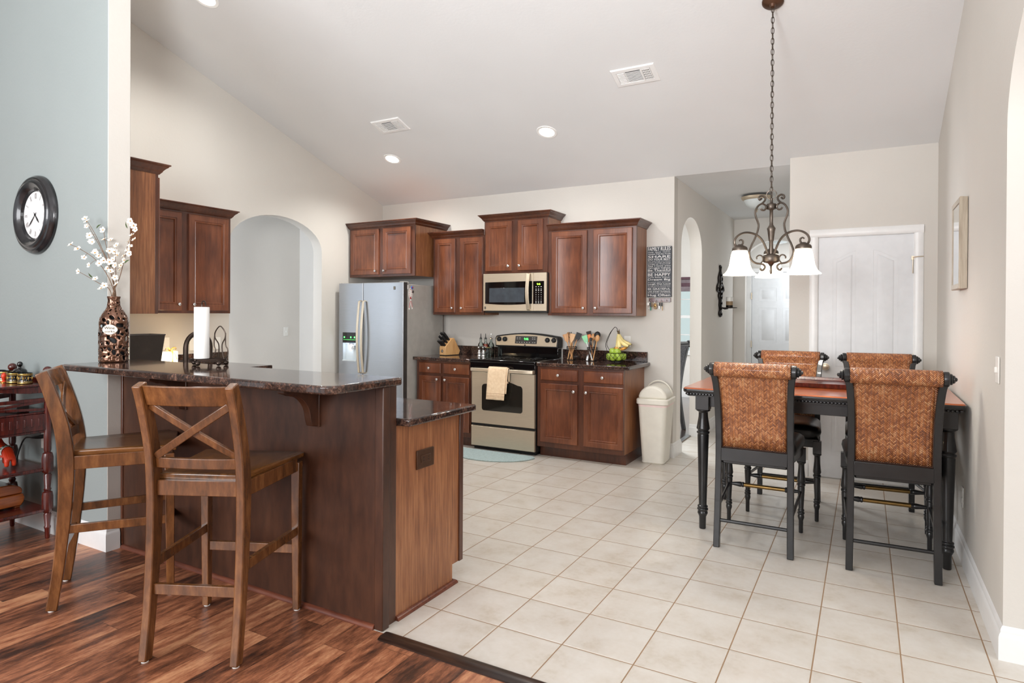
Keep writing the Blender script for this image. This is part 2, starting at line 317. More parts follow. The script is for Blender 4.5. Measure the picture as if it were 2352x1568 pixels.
    def build(s, name, mat, parent=None, loc=None, sub=None, bev=0.0, bseg=2, smooth=True, ang=38, subd=0, solid=0.0):
        """sub = world offset subtracted from the vertices (a root's own location when the mesh was drawn in world coordinates)"""
        bmesh.ops.recalc_face_normals(s.bm, faces=s.bm.faces)
        me = bpy.data.meshes.new(name); s.bm.to_mesh(me); s.bm.free()
        if parent is not None and sub is None and parent.name in LOC: sub = LOC[parent.name]
        if parent is None and loc is None:
            vs = [v.co for v in me.vertices]
            lo = [min(v[i] for v in vs) for i in range(3)]; hi = [max(v[i] for v in vs) for i in range(3)]
            loc = sub = Vector(((lo[0]+hi[0])/2, (lo[1]+hi[1])/2, lo[2]))
        if sub is not None: me.transform(Matrix.Translation(-Vector(sub)))
        for m_ in (mat if isinstance(mat, (list, tuple)) else [mat]): me.materials.append(M[m_] if isinstance(m_, str) else m_)
        if smooth:
            for p in me.polygons: p.use_smooth = True
            me.set_sharp_from_angle(angle=radians(ang))
        o = bpy.data.objects.new(name, me); COL.objects.link(o)
        if parent is not None:
            o.parent = parent
            if parent.name in LOC: LOC[o.name] = LOC[parent.name]
        elif loc is not None: o.location = loc; LOC[o.name] = Vector(loc)
        if solid: md = o.modifiers.new('thickness', 'SOLIDIFY'); md.thickness = solid; md.offset = 0
        if bev: md = o.modifiers.new('edge', 'BEVEL'); md.width = bev; md.segments = bseg; md.limit_method = 'ANGLE'; md.angle_limit = radians(40)
        if subd: md = o.modifiers.new('smooth', 'SUBSURF'); md.levels = subd; md.render_levels = subd
        return o

def tag(o, label, cat, group=None):
    o['label'] = label; o['category'] = cat
    if group: o['group'] = group
    return o
def thing(name, label, cat, loc=(0, 0, 0), rz=0.0, group=None, local=False, rx=0.0):
    """an Empty at the thing's base; parts are drawn in world coordinates unless local"""
    o = bpy.data.objects.new(name, None); COL.objects.link(o); o.empty_display_size = 0.05
    o.location = loc; o.rotation_euler = (rx, 0, rz)
    if not local: LOC[o.name] = Vector(loc)
    return tag(o, label, cat, group)
def struct(o): o['kind'] = 'structure'; return o
def kids(o): return [c for c in bpy.data.objects if c.parent == o]
def copy_tree(o, parent=None):
    c = o.copy(); COL.objects.link(c); c.parent = parent
    for ch in kids(o): copy_tree(ch, c)
    return c
def place(o, loc, rz=0.0, label=None, group=None):
    c = copy_tree(o); c.location = loc; c.rotation_euler = (c.rotation_euler[0], 0, rz)
    if label: c['label'] = label
    if group: c['group'] = group
    return c
_tmp = bpy.data.curves.new('lettering_source', 'FONT')
def text_into(mb, s, w, h, org, xd, yd, depth=0.0008, keep=False):
    """lettering fitted into a w x h box whose lower-left corner is org, running along xd and up yd"""
    cu = bpy.data.curves.new('lettering', 'FONT'); cu.body = s; cu.size = 1.0; cu.extrude = 0.0; cu.resolution_u = 3; cu.fill_mode = 'FRONT'
    ob = bpy.data.objects.new('lettering', cu); COL.objects.link(ob); bpy.context.view_layer.update()
    me = bpy.data.meshes.new_from_object(ob.evaluated_get(bpy.context.evaluated_depsgraph_get()))
    bpy.data.objects.remove(ob); bpy.data.curves.remove(cu)
    if not me.vertices: return
    xs = [v.co.x for v in me.vertices]; ys = [v.co.y for v in me.vertices]
    x0, x1, y0, y1 = min(xs), max(xs), min(ys), max(ys)
    sx = w/(x1-x0); sy = h/(y1-y0)
    if keep: sx = sy = min(sx, sy)
    ox = (w-(x1-x0)*sx)/2; xd, yd, org = Vector(xd), Vector(yd), Vector(org); n = xd.cross(yd).normalized()
    vs = [mb.v(org+xd*((v.co.x-x0)*sx+ox)+yd*((v.co.y-y0)*sy)+n*depth) for v in me.vertices]
    for p in me.polygons: mb.f([vs[i] for i in p.vertices])
    bpy.data.meshes.remove(me)
def arc(cx, cy, a, b, t0, t1, n):
    return [(cx+a*cos(t0+(t1-t0)*i/n), cy+b*sin(t0+(t1-t0)*i/n)) for i in range(n+1)]
def smoothpts(pts, n=6):
    """Catmull-Rom through the points"""
    P = [Vector(p) for p in pts]; out = []
    for i in range(len(P)-1):
        p0, p1, p2, p3 = P[max(i-1, 0)], P[i], P[i+1], P[min(i+2, len(P)-1)]
        for k in range(n):
            t = k/n; out.append(0.5*((2*p1)+(p2-p0)*t+(2*p0-5*p1+4*p2-p3)*t*t+(3*p1-p0-3*p2+p3)*t**3))
    out.append(P[-1]); return out

# ------------------------------------------------------------------ room shell
XL, YW, YD, XR, XH, XH2 = -3.566, 3.71, 3.606, 2.235, 0.105, 1.15
YC0, YC1, XC = -0.37, -0.24, -2.12          # partition wall carrying the clock
def vz(y): return 2.74+(YW-y)/3 if y > -1.8 else 2.74+(YW+1.8)/3-(-1.8-y)/3
b = MB(); b.box(XL-0.13, 4.2, -0.302, YW+0.2, -0.06, 0); b.box(-0.02, XH2+0.13, YW+0.2, 8.0, -0.06, 0); b.box(-5.0, XL-0.13, -1.2, 3.6, -0.06, 0)
struct(b.build('floor', 'tile', loc=(0, 0, 0)))
b = MB(); b.box(-7, 4.2, -6.2, -0.302, -0.06, 0); struct(b.build('floor_living_room', 'plank', loc=(0, 0, 0)))
b = MB(); b.box(-4.2, -0.02, YW+0.13, 8.5, -0.06, 0.002); struct(b.build('floor_dining_room', 'darkwood', loc=(0, 0, 0)))
b = MB(); b.prism([(-0.36, 0), (-0.36, 0.006), (-0.345, 0.013), (-0.305, 0.013), (-0.29, 0.006), (-0.29, 0)], 'X', -0.075, XR-0.02); struct(b.build('trim_1', 'sill'))
# range wall
b = MB(); b.box(XL-0.13, XH, YW, YW+0.13, 0, 2.80); struct(b.build('wall_back', 'wall', loc=(0, 0, 0)))
# left wall with its arched opening, top follows the vault
top = [(YW+0.13, 2.80), (YW, 2.76), (YC0, vz(YC0)+0.03)]
poly = [(YC0, 0), (1.515, 0)]+[(y, z) for y, z in arc(2.1025, 2.065, 0.5875, 0.33, pi, 0, 22)]+[(2.69, 0), (YW+0.13, 0)]+top
b = MB(); b.prism(poly, 'X', XL-0.13, XL); struct(b.build('wall_left', 'wall', loc=(0, 0, 0), ang=25))
# partition wall with the clock (runs left out of the picture)
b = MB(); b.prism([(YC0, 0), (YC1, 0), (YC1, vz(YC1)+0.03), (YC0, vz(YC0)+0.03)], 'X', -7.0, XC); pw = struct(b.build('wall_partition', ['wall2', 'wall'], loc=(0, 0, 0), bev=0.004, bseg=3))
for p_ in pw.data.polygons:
    if p_.normal.x > 0.9 or p_.normal.y > 0.9: p_.material_index = 1   # plain beige from the corner; front keeps the colour with daylight put in
# hall
poly = [(YW+0.13, 0), (3.984, 0)]+arc(4.447, 2.085, 0.463, 0.35, pi, 0, 22)+[(4.91, 0), (7.8, 0), (7.8, 2.76), (YW+0.13, 2.76)]
b = MB(); b.prism(poly, 'X', XH-0.13, XH); struct(b.build('wall_hall_left', 'hallwall', loc=(0, 0, 0), ang=25))
poly = [(XH, 0), (0.255, 0)]+arc(0.645, 2.13, 0.39, 0.30, pi, 0, 22)+[(1.035, 0), (XH2, 0), (XH2, 2.76), (XH, 2.76)]
b = MB(); b.prism(poly, 'Y', 6.93, 7.06); struct(b.build('wall_hall_back', 'hallwall', loc=(0, 0, 0), ang=25))
b = MB(); b.box(XH2, XH2+0.13, YD+0.12, 7.8, 0, 2.85); struct(b.build('wall_hall_right', 'hallwall', loc=(0, 0, 0)))
b = MB(); b.box(XH, XH2, 7.8, 7.93, 0, 2.76); struct(b.build('wall_vestibule', 'hallwall', loc=(0, 0, 0)))
# pantry-door wall
poly = [(XH2, 0), (1.377, 0), (1.377, 2.067), (2.077, 2.067), (2.077, 0), (XR, 0), (XR, vz(YD)+0.03), (XH2, vz(YD)+0.03)]
b = MB(); b.prism(poly, 'Y', YD, YD+0.12); struct(b.build('wall_door', 'wall', loc=(0, 0, 0)))
b = MB(); b.box(XH2+0.13, XR, YD+0.5, YD+0.6, 0, 2.4); struct(b.build('wall_pantry_back', 'hallwall', loc=(0, 0, 0)))
# right wall with the wide arched opening beside the camera
poly = [(YD+0.12, 0), (0.79, 0)]+arc(-0.36, 2.16, 1.15, 0.55, 0, pi, 30)+[(-1.51, 0), (-6.2, 0), (-6.2, vz(-6.2)+0.03), (-1.8, vz(-1.8)+0.03), (YD+0.12, vz(YD+0.12)+0.03)]
b = MB(); b.prism(poly, 'X', XR, XR+0.17); struct(b.build('wall_right', 'wall', loc=(0, 0, 0), ang=25))
b = MB(); b.box(4.0, 4.15, -3, 3.5, 0, 2.6); b.box(XR+0.17, 4.15, 3.3, 3.45, 0, 2.6); b.box(XR+0.17, 4.15, -3.15, -3.0, 0, 2.6); struct(b.build('wall_side_room', 'hallwall', loc=(0, 0, 0)))
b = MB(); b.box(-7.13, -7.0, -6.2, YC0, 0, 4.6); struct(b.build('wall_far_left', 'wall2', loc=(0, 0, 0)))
b = MB(); b.box(0.4, XR+0.17, -6.35, -6.2, 0, 3.4); struct(b.build('wall_back_blocker', 'wall2', loc=(0, 0, 0)))  # partial wall added out of view to block light on the arch jamb
# passage behind the left arch
b = MB(); b.box(-4.88, -4.75, -1.2, 3.45, 0, 2.76); struct(b.build('wall_passage', 'hallwall', loc=(0, 0, 0)))
b = MB(); b.box(-4.88, XL-0.13, 3.45, 3.58, 0, 2.76); struct(b.build('wall_passage_end', 'hallwall', loc=(0, 0, 0)))
b = MB(); b.box(-4.46, -4.40, 3.435, 3.45, 0, 2.09); struct(b.build('trim_2', 'trim', loc=(0, 0, 0), bev=0.004))
b = MB(); b.box(-4.95, XL-0.13, -0.24, 3.6, 2.70, 2.78); struct(b.build('ceiling_passage', 'ceil', loc=(0, 0, 0)))
# ceilings
b = MB(); b.prism([(YW+0.0, vz(YW)), (-1.8, vz(-1.8)), (-6.2, vz(-6.2)), (-6.2, vz(-6.2)+0.12), (-1.8, vz(-1.8)+0.12), (YW, vz(YW)+0.12)], 'X', -7.0, XR+0.17); struct(b.build('ceiling', 'ceil', loc=(0, 0, 0)))
b = MB(); b.box(XH-0.13, XH2+0.13, YW, 8.0, 2.74, 2.84); struct(b.build('ceiling_hall', 'ceil', loc=(0, 0, 0)))
b = MB(); b.box(XH, XH2, 7.06, 7.8, 2.50, 2.56); struct(b.build('ceiling_vestibule', 'ceil', loc=(0, 0, 0)))
b = MB(); b.box(XR+0.17, 4.15, -3, 3.5, 2.60, 2.70); struct(b.build('ceiling_side_room', 'ceil', loc=(0, 0, 0)))
# dining room beyond the hall arch
WX0, WX1, WZ0, WZ1 = -1.25, -0.35, 0.75, 1.95
def wall_with_window(b, x0, x1, y0, y1, z1, wx0, wx1, wz0, wz1):
    b.box(x0, wx0, y0, y1, 0, z1); b.box(wx1, x1, y0, y1, 0, z1); b.box(wx0, wx1, y0, y1, 0, wz0); b.box(wx0, wx1, y0, y1, wz1, z1)
b = MB(); wall_with_window(b, -4.2, XH-0.13, 8.3, 8.42, 2.9, WX0, WX1, WZ0, WZ1); struct(b.build('wall_dining_back', 'hallwall', loc=(0, 0, 0)))
b = MB(); b.box(-4.2, XH-0.13, YW+0.13, 8.42, 2.9, 3.0); struct(b.build('ceiling_dining', 'ceil', loc=(0, 0, 0)))
b = MB()
for x0, x1, z0, z1 in ((WX0-0.07, WX0, WZ0-0.02, WZ1+0.07), (WX1, WX1+0.07, WZ0-0.02, WZ1+0.07), (WX0-0.07, WX1+0.07, WZ1, WZ1+0.07), (WX0-0.09, WX1+0.09, WZ0-0.04, WZ0)): b.box(x0, x1, 8.27, 8.31, z0, z1)
for x0, x1, z0, z1 in ((WX0, WX0+0.04, WZ0, WZ1), (WX1-0.04, WX1, WZ0, WZ1), (WX0, WX1, WZ1-0.04, WZ1), (WX0, WX1, WZ0, WZ0+0.04), (WX0, WX1, 1.33, 1.38)): b.box(x0, x1, 8.33, 8.37, z0, z1)
for i in (1, 2, 3): x = WX0+(WX1-WX0)*i/4; b.box(x-0.009, x+0.009, 8.335, 8.365, WZ0, WZ1)
for z in (1.05, 1.65): b.box(WX0, WX1, 8.335, 8.365, z-0.009, z+0.009)
w = struct(b.build('window_1', 'trim', loc=(0, 0, 0), bev=0.003))
b = MB(); b.box(WX0+0.02, WX1-0.02, 8.345, 8.35, WZ0+0.02, WZ1-0.02); b.build('pane', 'glass', w)

# baseboards
BP = [(0, 0), (0.016, 0), (0.016, 0.095), (0.013, 0.105), (0.009, 0.112), (0.009, 0.122), (0.004, 0.134), (0, 0.138)]
def baseboard(name, path, m='trim'):
    b = MB(); b.sweep(path, BP); return struct(b.build(name, m, loc=(0, 0, 0), ang=25))
baseboard('baseboard_right', [(XR, YD), (XR, 0.79), (XR+0.17, 0.79)])
baseboard('baseboard_partition', [(-7, YC0), (XC, YC0), (XC, -0.305)][0:3])
baseboard('baseboard_hall_near', [(-0.16, YW), (XH, YW), (XH, 3.984), (XH-0.13, 3.984)])
baseboard('baseboard_hall_far', [(XH-0.13, 4.91), (XH, 4.91), (XH, 6.93), (0.255, 6.93)])
baseboard('baseboard_door_left', [(XH2, 6.9), (XH2, YD), (1.311, YD)][1:])
baseboard('baseboard_door_right', [(2.143, YD), (XR, YD)])
baseboard('baseboard_dining', [(-4.0, 8.3), (XH-0.13, 8.3)])
b = MB(); b.bar((XH-0.135, 3.98, 0.005), (XH-0.135, 4.92, 0.005), 0.05, 0.012); struct(b.build('trim_3', 'alu', loc=(0, 0, 0)))

# ------------------------------------------------------------------ doors
d = thing('door_1', 'white two-panel arched-top interior door behind the dining chairs', 'door', (1.727, YD, 0)); d['kind'] = 'structure'
b = MB(); b.box(1.380, 2.074, YD+0.012, YD+0.047, 0.012, 2.063)
def arch_panel(b, x0, x1, z0, zs, zt, y, side, prof):
    """raised door panel whose top edge rises from zs to zt towards one side in an S-curve"""
    n = 14; loops = []
    for ins, o in prof:
        pts = [(x0+ins, z0+ins), (x1-ins, z0+ins)]
        for k in range(n+1):
            t = k/n; x = x1-ins-(x1-x0-2*ins)*t; u = (x-x0)/(x1-x0); u = 1-u if side < 0 else u
            e = u*u*(3-2*u); pts.append((x, zs+(zt-zs)*e-ins))
        loops.append([(x, y-o, z) for x, z in pts])
    b.rings(loops)
DP = [(0, -0.010), (0, 0.0005), (0.012, 0.001), (0.018, -0.005), (0.03, -0.005), (0.042, 0.0025), (0.05, 0.0035)]
for x0, x1, sd in ((1.478, 1.675, 1), (1.780, 1.977, -1)):
    arch_panel(b, x0, x1, 0.92, 1.88, 1.955, YD+0.012, sd, DP)
    b.panel(x0, x1, 0.20, 0.72, YD+0.012, DP)
b.build('door_slab', 'doorw', d, ang=30)
b = MB()
CP = [(0, 0), (0, 0.012), (0.012, 0.018), (0.05, 0.018), (0.064, 0.010), (0.066, 0)]
for sx, x in ((-1, 1.377), (1, 2.077)):
    b.rings([[(x+sx*u, YD-v, z) for u, v in CP] for z in (0, 2.067+0.0)], True, True)
b.rings([[(x, YD-v, 2.067+u) for u, v in CP] for x in (1.311, 2.143)])
b.box(1.367, 1.380, YD, YD+0.11, 0, 2.067); b.box(2.074, 2.087, YD, YD+0.11, 0, 2.067); b.box(1.367, 2.087, YD, YD+0.11, 2.064, 2.077)
b.build('casing', 'trim', d, ang=30)
b = MB(); b.lathe([(0.03, 0), (0.03, -0.006), (0.012, -0.01), (0.011, -0.03), (0.022, -0.036), (0.028, -0.05), (0.024, -0.062), (0.01, -0.067)], (1.441, YD+0.012, 0.955), 20, 'Y')
b.build('door_knob', 'steel', d)
b = MB(); b.tube([(2.075, YD-0.012, 1.86), (2.068, YD-0.012, 1.86), (2.068, YD-0.012, 1.74)], 0.004, 6); b.tube([(2.066, YD-0.02, 1.868), (2.10, YD-0.03, 1.872), (2.14, YD-0.02, 1.874)], 0.004, 6); b.box(2.058, 2.078, YD-0.012, YD+0.012, 1.85, 1.88)
b.build('hook_latch', 'steel', d)
b = MB(); b.box(2.070, 2.082, YD-0.004, YD+0.012, 1.0, 1.09); b.build('hinge', 'steel', d)

d = thing('door_2', 'white six-panel door at the end of the hall', 'door', (0.62, 7.78, 0)); d['kind'] = 'structure'
HX0, HX1 = 0.225, 1.02
b = MB(); b.box(HX0, HX1, 7.755, 7.79, 0.01, 2.03)
DP2 = [(0, -0.010), (0, 0.001), (0.012, -0.006), (0.022, -0.006), (0.04, 0.002)]
for x0, x1 in ((0.335, 0.575), (0.665, 0.905)):
    for z0, z1 in ((1.60, 1.80), (0.98, 1.50), (0.22, 0.82)): b.panel(x0, x1, z0, z1, 7.755, [(i, o+0.001) for i, o in DP2])
b.build('door_slab', 'doorw', d, ang=30)
b = MB(); b.box(0.15, 0.22, 7.745, 7.80, 0, 2.10); b.box(1.03, 1.10, 7.745, 7.80, 0, 2.10); b.box(0.15, 1.10, 7.745, 7.80, 2.035, 2.10); b.build('casing', 'trim', d, bev=0.004)
for z in (1.68, 0.95, 0.25): b = MB(); b.box(0.214, 0.228, 7.738, 7.756, z-0.05, z+0.05); b.build('hinge', 'steel', d)

# ------------------------------------------------------------------ cabinetry
CROWN = [(0, -0.066), (0.005, -0.066), (0.014, -0.054), (0.018, -0.050), (0.020, -0.043), (0.032, -0.028), (0.044, -0.018), (0.046, -0.012), (0.055, -0.008), (0.055, 0.0), (0, 0.0)]
DOORP = [(0, 0), (0, 0.016), (0.004, 0.020), (0.048, 0.020), (0.051, 0.017), (0.056, 0.016), (0.060, 0.019), (0.064, 0.018), (0.070, 0.009), (0.074, 0.008)]
DRAWP = [(0, 0), (0, 0.014), (0.006, 0.020), (0.012, 0.0205)]
KNOB = [(0.006, 0), (0.006, -0.008), (0.011, -0.013), (0.0145, -0.019), (0.0135, -0.025), (0.007, -0.029)]
def cabinet(name, label, loc, w, d, h, doors, drawers=(), rz=0.0, crown=None, toe=False, group=None, side_mat='walnut'):
    """local frame: x along the front, y into the wall, z up; front frame on y = 0"""
    t = thing(name, label, 'cabinet', loc, rz, group, local=True)
    b = MB(); z0 = 0.10 if toe else 0.0
    b.box(0, w, 0, 0.02, z0, h); b.mi = 1; b.box(0, w, 0.02, d, z0, h)
    if toe: b.mi = 0; b.box(0.0, w, 0.07, d, 0, 0.10)
    b.build('carcass', ['cherry2', side_mat], t, bev=0.0015)
    if crown:
        path = []
        if crown[0]: path.append((0, d))
        path += [(0, 0), (w, 0)]
        if crown[1]: path.append((w, d))
        b = MB(); b.sweep(path, CROWN, h+0.058); b.build('crown_moulding', 'cherry2', t, ang=20)
    for x0, x1, za, zb, kx, kz in doors:
        b = MB(); b.panel(x0, x1, za, zb, 0, DOORP); o = b.build('door', 'cherry', t, ang=20)
        b = MB(); b.lathe(KNOB, (kx, -0.020, kz), 14, 'Y'); b.build('knob', 'chrome', o)
    for x0, x1, za, zb in drawers:
        b = MB(); b.panel(x0, x1, za, zb, 0, DRAWP); o = b.build('drawer', 'cherry', t, ang=20)
        b = MB(); b.lathe(KNOB, ((x0+x1)/2, -0.020, (za+zb)/2), 14, 'Y'); b.build('knob', 'chrome', o)
    return t
YU = 3.39
def wallcab(name, label, x0, x1, z0, z1, yf, crown, dz=(0.024, 0.022), gap=0.062, edge=(0.03, 0.03), knobup=0.075, group=None):
    w = x1-x0; h = z1-z0; m = w/2; a = dz[0]; t = h-dz[1]
    ds = [(edge[0], m-gap/2, a, t, m-gap/2-0.032, a+knobup), (m+gap/2, w-edge[1], a, t, m+gap/2+0.032, a+knobup)]
    return cabinet(name, label, (x0, yf, z0), w, YW-yf-0.002, h, ds, crown=crown, group=group)
G = 'wall cabinets'
wallcab('wall_cabinet', 'deep two-door cherry cabinet hung over the steel refrigerator', -3.545, -2.589, 1.808, 2.375, 3.11, (1, 1), knobup=0.04, edge=(0.03, 0.05), group=G)
wallcab('wall_cabinet', 'tall narrow two-door cherry cabinet between refrigerator and microwave', -2.545, -1.868, 1.380, 2.247, YU, (1, 0), gap=0.062, edge=(0.03, 0.012), knobup=0.05, group=G)
wallcab('wall_cabinet', 'short raised two-door cherry cabinet directly above the microwave', -1.866, -1.104, 1.823, 2.395, YU, (1, 1), gap=0.07, edge=(0.022, 0.05), knobup=0.05, group=G)
wallcab('wall_cabinet', 'wide two-door cherry cabinet above the fruit basket and utensils', -1.100, -0.168, 1.380, 2.247, YU, (0, 1), gap=0.066, edge=(0.045, 0.038), knobup=0.05, group=G)
c = cabinet('wall_cabinet', 'two-door cherry cabinet on the left wall beside the arch', (-3.26, 0.40, 1.385), 0.898, 0.304, 0.862, [(0.03, 0.425, 0.024, 0.84, 0.39, 0.075), (0.487, 0.868, 0.024, 0.84, 0.522, 0.075)], rz=pi/2, crown=(0, 1), group=G)
c = cabinet('wall_cabinet', 'taller cherry cabinet seen end-on behind the blossom vase', (-2.34, 0.066, 1.385), 0.90, 0.304, 0.925, [(0.012, 0.42, 0.024, 0.90, 0.39, 0.075), (0.48, 0.87, 0.024, 0.90, 0.51, 0.075)], rz=pi, crown=(1, 0), group=G)
YB = 3.10
G = 'base cabinets'
cabinet('base_cabinet', 'two-drawer two-door cherry base cabinet right of the stove', (-1.068, YB, 0), 0.884, YW-YB-0.002, 0.886,
        [(0.040, 0.432, 0.150, 0.722, 0.400, 0.660), (0.494, 0.884-0.002, 0.150, 0.722, 0.526, 0.660)], [(0.040, 0.432, 0.752, 0.862), (0.494, 0.882, 0.752, 0.862)], toe=True, group=G)
cabinet('base_cabinet', 'two-drawer two-door cherry base cabinet beside the refrigerator', (-2.545, YB, 0), 0.705, YW-YB-0.002, 0.886,
        [(0.038, 0.325, 0.150, 0.722, 0.290, 0.690), (0.360, 0.690, 0.150, 0.722, 0.394, 0.690)], [(0.038, 0.325, 0.752, 0.862), (0.360, 0.690, 0.752, 0.862)], toe=True, group=G)
# worktops
def slab(name, label, boxes, splash=(), group=None):
    x0, x1, y0, y1, z0, z1 = boxes[0]
    t = thing(name, label, 'countertop', ((x0+x1)/2, (y0+y1)/2, z0), group=group)
    b = MB()
    for q in boxes: b.box(*q)
    b.build('slab', 'granite', t, bev=0.008, bseg=3)
    for q in splash:
        b = MB(); b.box(*q); b.build('backsplash', 'granite', t, bev=0.003)
    return t
CT = 0.922
slab('granite_countertop', 'dark granite countertop holding the utensil crocks and fruit', [(-1.066, -0.124, 3.065, YW-0.002, CT-0.035, CT)], [(-1.066, -0.150, YW-0.024, YW-0.002, CT, CT+0.10)])
slab('granite_countertop', 'dark granite countertop holding the knife block', [(-2.60, -1.842, 3.065, YW-0.002, CT-0.035, CT)], [(-2.46, -1.842, YW-0.024, YW-0.002, CT, CT+0.10)])
slab('granite_countertop', 'lower granite worktop of the peninsula, showing at its open end', [(-2.93, -0.045, -0.188, 0.372, CT-0.035, CT), (XL+0.002, -2.93, -0.238, 1.49, CT-0.035, CT)], [(XL+0.002, XL+0.024, -0.238, 1.49, CT, CT+0.10)])
b = MB(); b.box(XL+0.004, -2.97, -0.236, 1.44, 0.10, CT-0.036); b.box(XL+0.004, -3.04, -0.236, 1.42, 0, 0.10)
tag(b.build('base_cabinet', 'cherry2', bev=0.002), 'cherry base cabinet run along the left wall, under the granite worktop', 'cabinet')

# peninsula
p = thing('peninsula', 'dark wood kitchen peninsula carrying the raised granite bar', 'peninsula', (-1.1, -0.05, 0))
b = MB(); b.box(XC+0.002, -0.118, -0.275, -0.19, 0.0, 1.073); b.box(-2.95, -0.135, -0.19, 0.335, 0.10, CT-0.036); b.box(-2.95, -0.135, -0.19, 0.265, 0, 0.10); b.build('carcass', 'cherry2', p)
b = MB(); b.box(XC+0.002, -0.150, -0.29, -0.274, 0.0, 1.073); b.build('back_panel', 'espresso', p)
b = MB(); b.prism([(-0.19, 0), (0.265, 0), (0.265, 0.10), (0.335, 0.10), (0.335, CT-0.036), (-0.19, CT-0.036)], 'X', -0.136, -0.120); b.build('end_panel', 'walnut', p, bev=0.001)
b = MB(); b.box(-0.137, -0.112, 0.318, 0.352, 0.10, CT-0.037); b.build('front_stile', 'cherry2', p, bev=0.003)
b = MB(); b.box(-0.150, -0.102, -0.298, -0.252, 0, 1.073); b.box(-0.150, -0.117, -0.252, -0.189, 0, 1.073); b.build('corner_post', 'espresso', p, bev=0.004)
b = MB(); b.box(XC+0.004, XC+0.022, -0.297, -0.28, 0.02, 1.073); b.build('edge_trim', 'cherry2', p, bev=0.003)
SH = [(0, 0), (0.018, 0), (0.018, 0.005), (0.013, 0.015), (0.005, 0.020), (0, 0.020)]
b = MB(); b.sweep([(XC+0.02, -0.29), (-0.150, -0.29)], SH); b.sweep([(-0.120, -0.188), (-0.120, 0.275), (-0.2, 0.275)], SH); b.build('shoe_moulding', 'shoe', p)
prof = [(-0.297, 1.072), (-0.50, 1.072), (-0.50, 1.040)]+[(-0.47+0.0, 1.03)]+arc(-0.46, 0.90, 0.115, 0.125, pi/2, 0.05, 10)+[(-0.335, 0.873), (-0.297, 0.868)]
b = MB(); b.prism(prof, 'X', -0.535, -0.495); b.box(-0.545, -0.487, -0.302, -0.289, 0.865, 1.072); b.build('corbel', 'espresso', p, bev=0.003)
b = MB(); b.prism(prof, 'X', -1.535, -1.495); b.box(-1.545, -1.487, -0.302, -0.289, 0.865, 1.072); b.build('corbel', 'espresso', p, bev=0.003)
b = MB(); b.box(-0.1195, -0.1125, -0.043, 0.092, 0.655, 0.745); b.box(-0.113, -0.109, -0.012, 0.061, 0.682, 0.718)
o = b.build('outlet_plate', 'brownplate', p, bev=0.004)
for y in (0.004, 0.042):
    b = MB()
    for dz in (-0.006, 0.006): b.box(-0.1095, -0.1083, y-0.004, y+0.004, 0.700+dz-0.0015, 0.700+dz+0.0015)
    b.build('socket', 'mblack', o)
# bar top with rounded corner
BZ0, BZ1 = 1.074, 1.110
pts = [(XC+0.022, -0.365), (XC+0.022, -0.62)]+[(-0.085-0.06+0.06*cos(a), -0.632+0.06+0.06*sin(a)) for a in [(-pi/2)+(pi/2)*i/8 for i in range(9)]]+[(-0.085, -0.215), (-0.085, -0.188), (XC+0.004, -0.188), (XC+0.004, -0.365)]
b = MB(); b.prism(pts, 'Z', BZ0, BZ1); o = b.build('bar_countertop', 'granite', bev=0.010, bseg=4); tag(o, 'raised dark granite bar top holding the vase and paper towels', 'countertop')

# ------------------------------------------------------------------ refrigerator
f = thing('refrigerator', 'side-by-side stainless refrigerator with ice dispenser beneath the deep cabinet', 'refrigerator', (-2.93, 3.2, 0))
FX0, FX1, FS, FY = -3.385, -2.476, -3.029, 2.77
b = MB(); b.box(FX0+0.006, FX1-0.004, FY+0.075, 3.49, 0.04, 1.700); b.mi = 1; b.box(FX0+0.02, FX1-0.02, FY+0.065, FY+0.09, 0.04, 1.69); b.box(FX0+0.03, FX1-0.03, FY+0.03, FY+0.09, 0.032, 0.09); b.build('cabinet_body', ['greyside', 'mblack'], f, bev=0.004)
DX0, DX1, DZ0, DZ1 = -3.322, -3.122, 0.873, 1.064
def rect(x0, x1, z0, z1, y): return [(x0, y, z0), (x1, y, z0), (x1, y, z1), (x0, y, z1)]
b = MB(); b.rings([rect(FX0, FS-0.003, 0.09, 1.72, FY+0.066), rect(FX0, FS-0.003, 0.09, 1.72, FY+0.006), rect(FX0+0.006, FS-0.009, 0.096, 1.714, FY), rect(DX0, DX1, DZ0, DZ1+0.115, FY), rect(DX0, DX1, DZ0, DZ1+0.115, FY+0.045)])
d1 = b.build('freezer_door', 'steelv', f, ang=30)
b = MB(); b.rings([rect(FS+0.003, FX1, 0.09, 1.72, FY+0.066), rect(FS+0.003, FX1, 0.09, 1.72, FY+0.006), rect(FS+0.009, FX1-0.006, 0.096, 1.714, FY)])
d2 = b.build('fridge_door', 'steelv', f, ang=30)
b = MB(); b.box(FX1-0.0005, FX1+0.0015, FY+0.006, FY+0.066, 0.09, 1.72); b.build('door_edge', 'dkgrey', d2)
b = MB(); b.box(DX0, DX1, FY-0.004, FY+0.04, DZ1, DZ1+0.115); dd = b.build('dispenser_panel', 'gblack', d1, bev=0.002)
b = MB()
for x in (-3.295, -3.20, -3.145): b.box(x-0.007, x+0.007, FY-0.0055, FY-0.003, 1.118, 1.134)
for i in range(9): x = -3.30+i*0.02; b.box(x-0.003, x+0.003, FY-0.0055, FY-0.003, 1.098, 1.101)
b.build('indicator_leds', 'ledgreen', d1)
b = MB(); b.rings([rect(DX0+0.001, DX1-0.001, DZ0, DZ1, FY+0.003), rect(DX0+0.001, DX1-0.001, DZ0, DZ1, FY+0.044)], False, True); b.box(DX0, DX1, FY-0.006, FY+0.04, DZ0-0.008, DZ0+0.004); b.build('dispenser_recess', 'frost', d1)
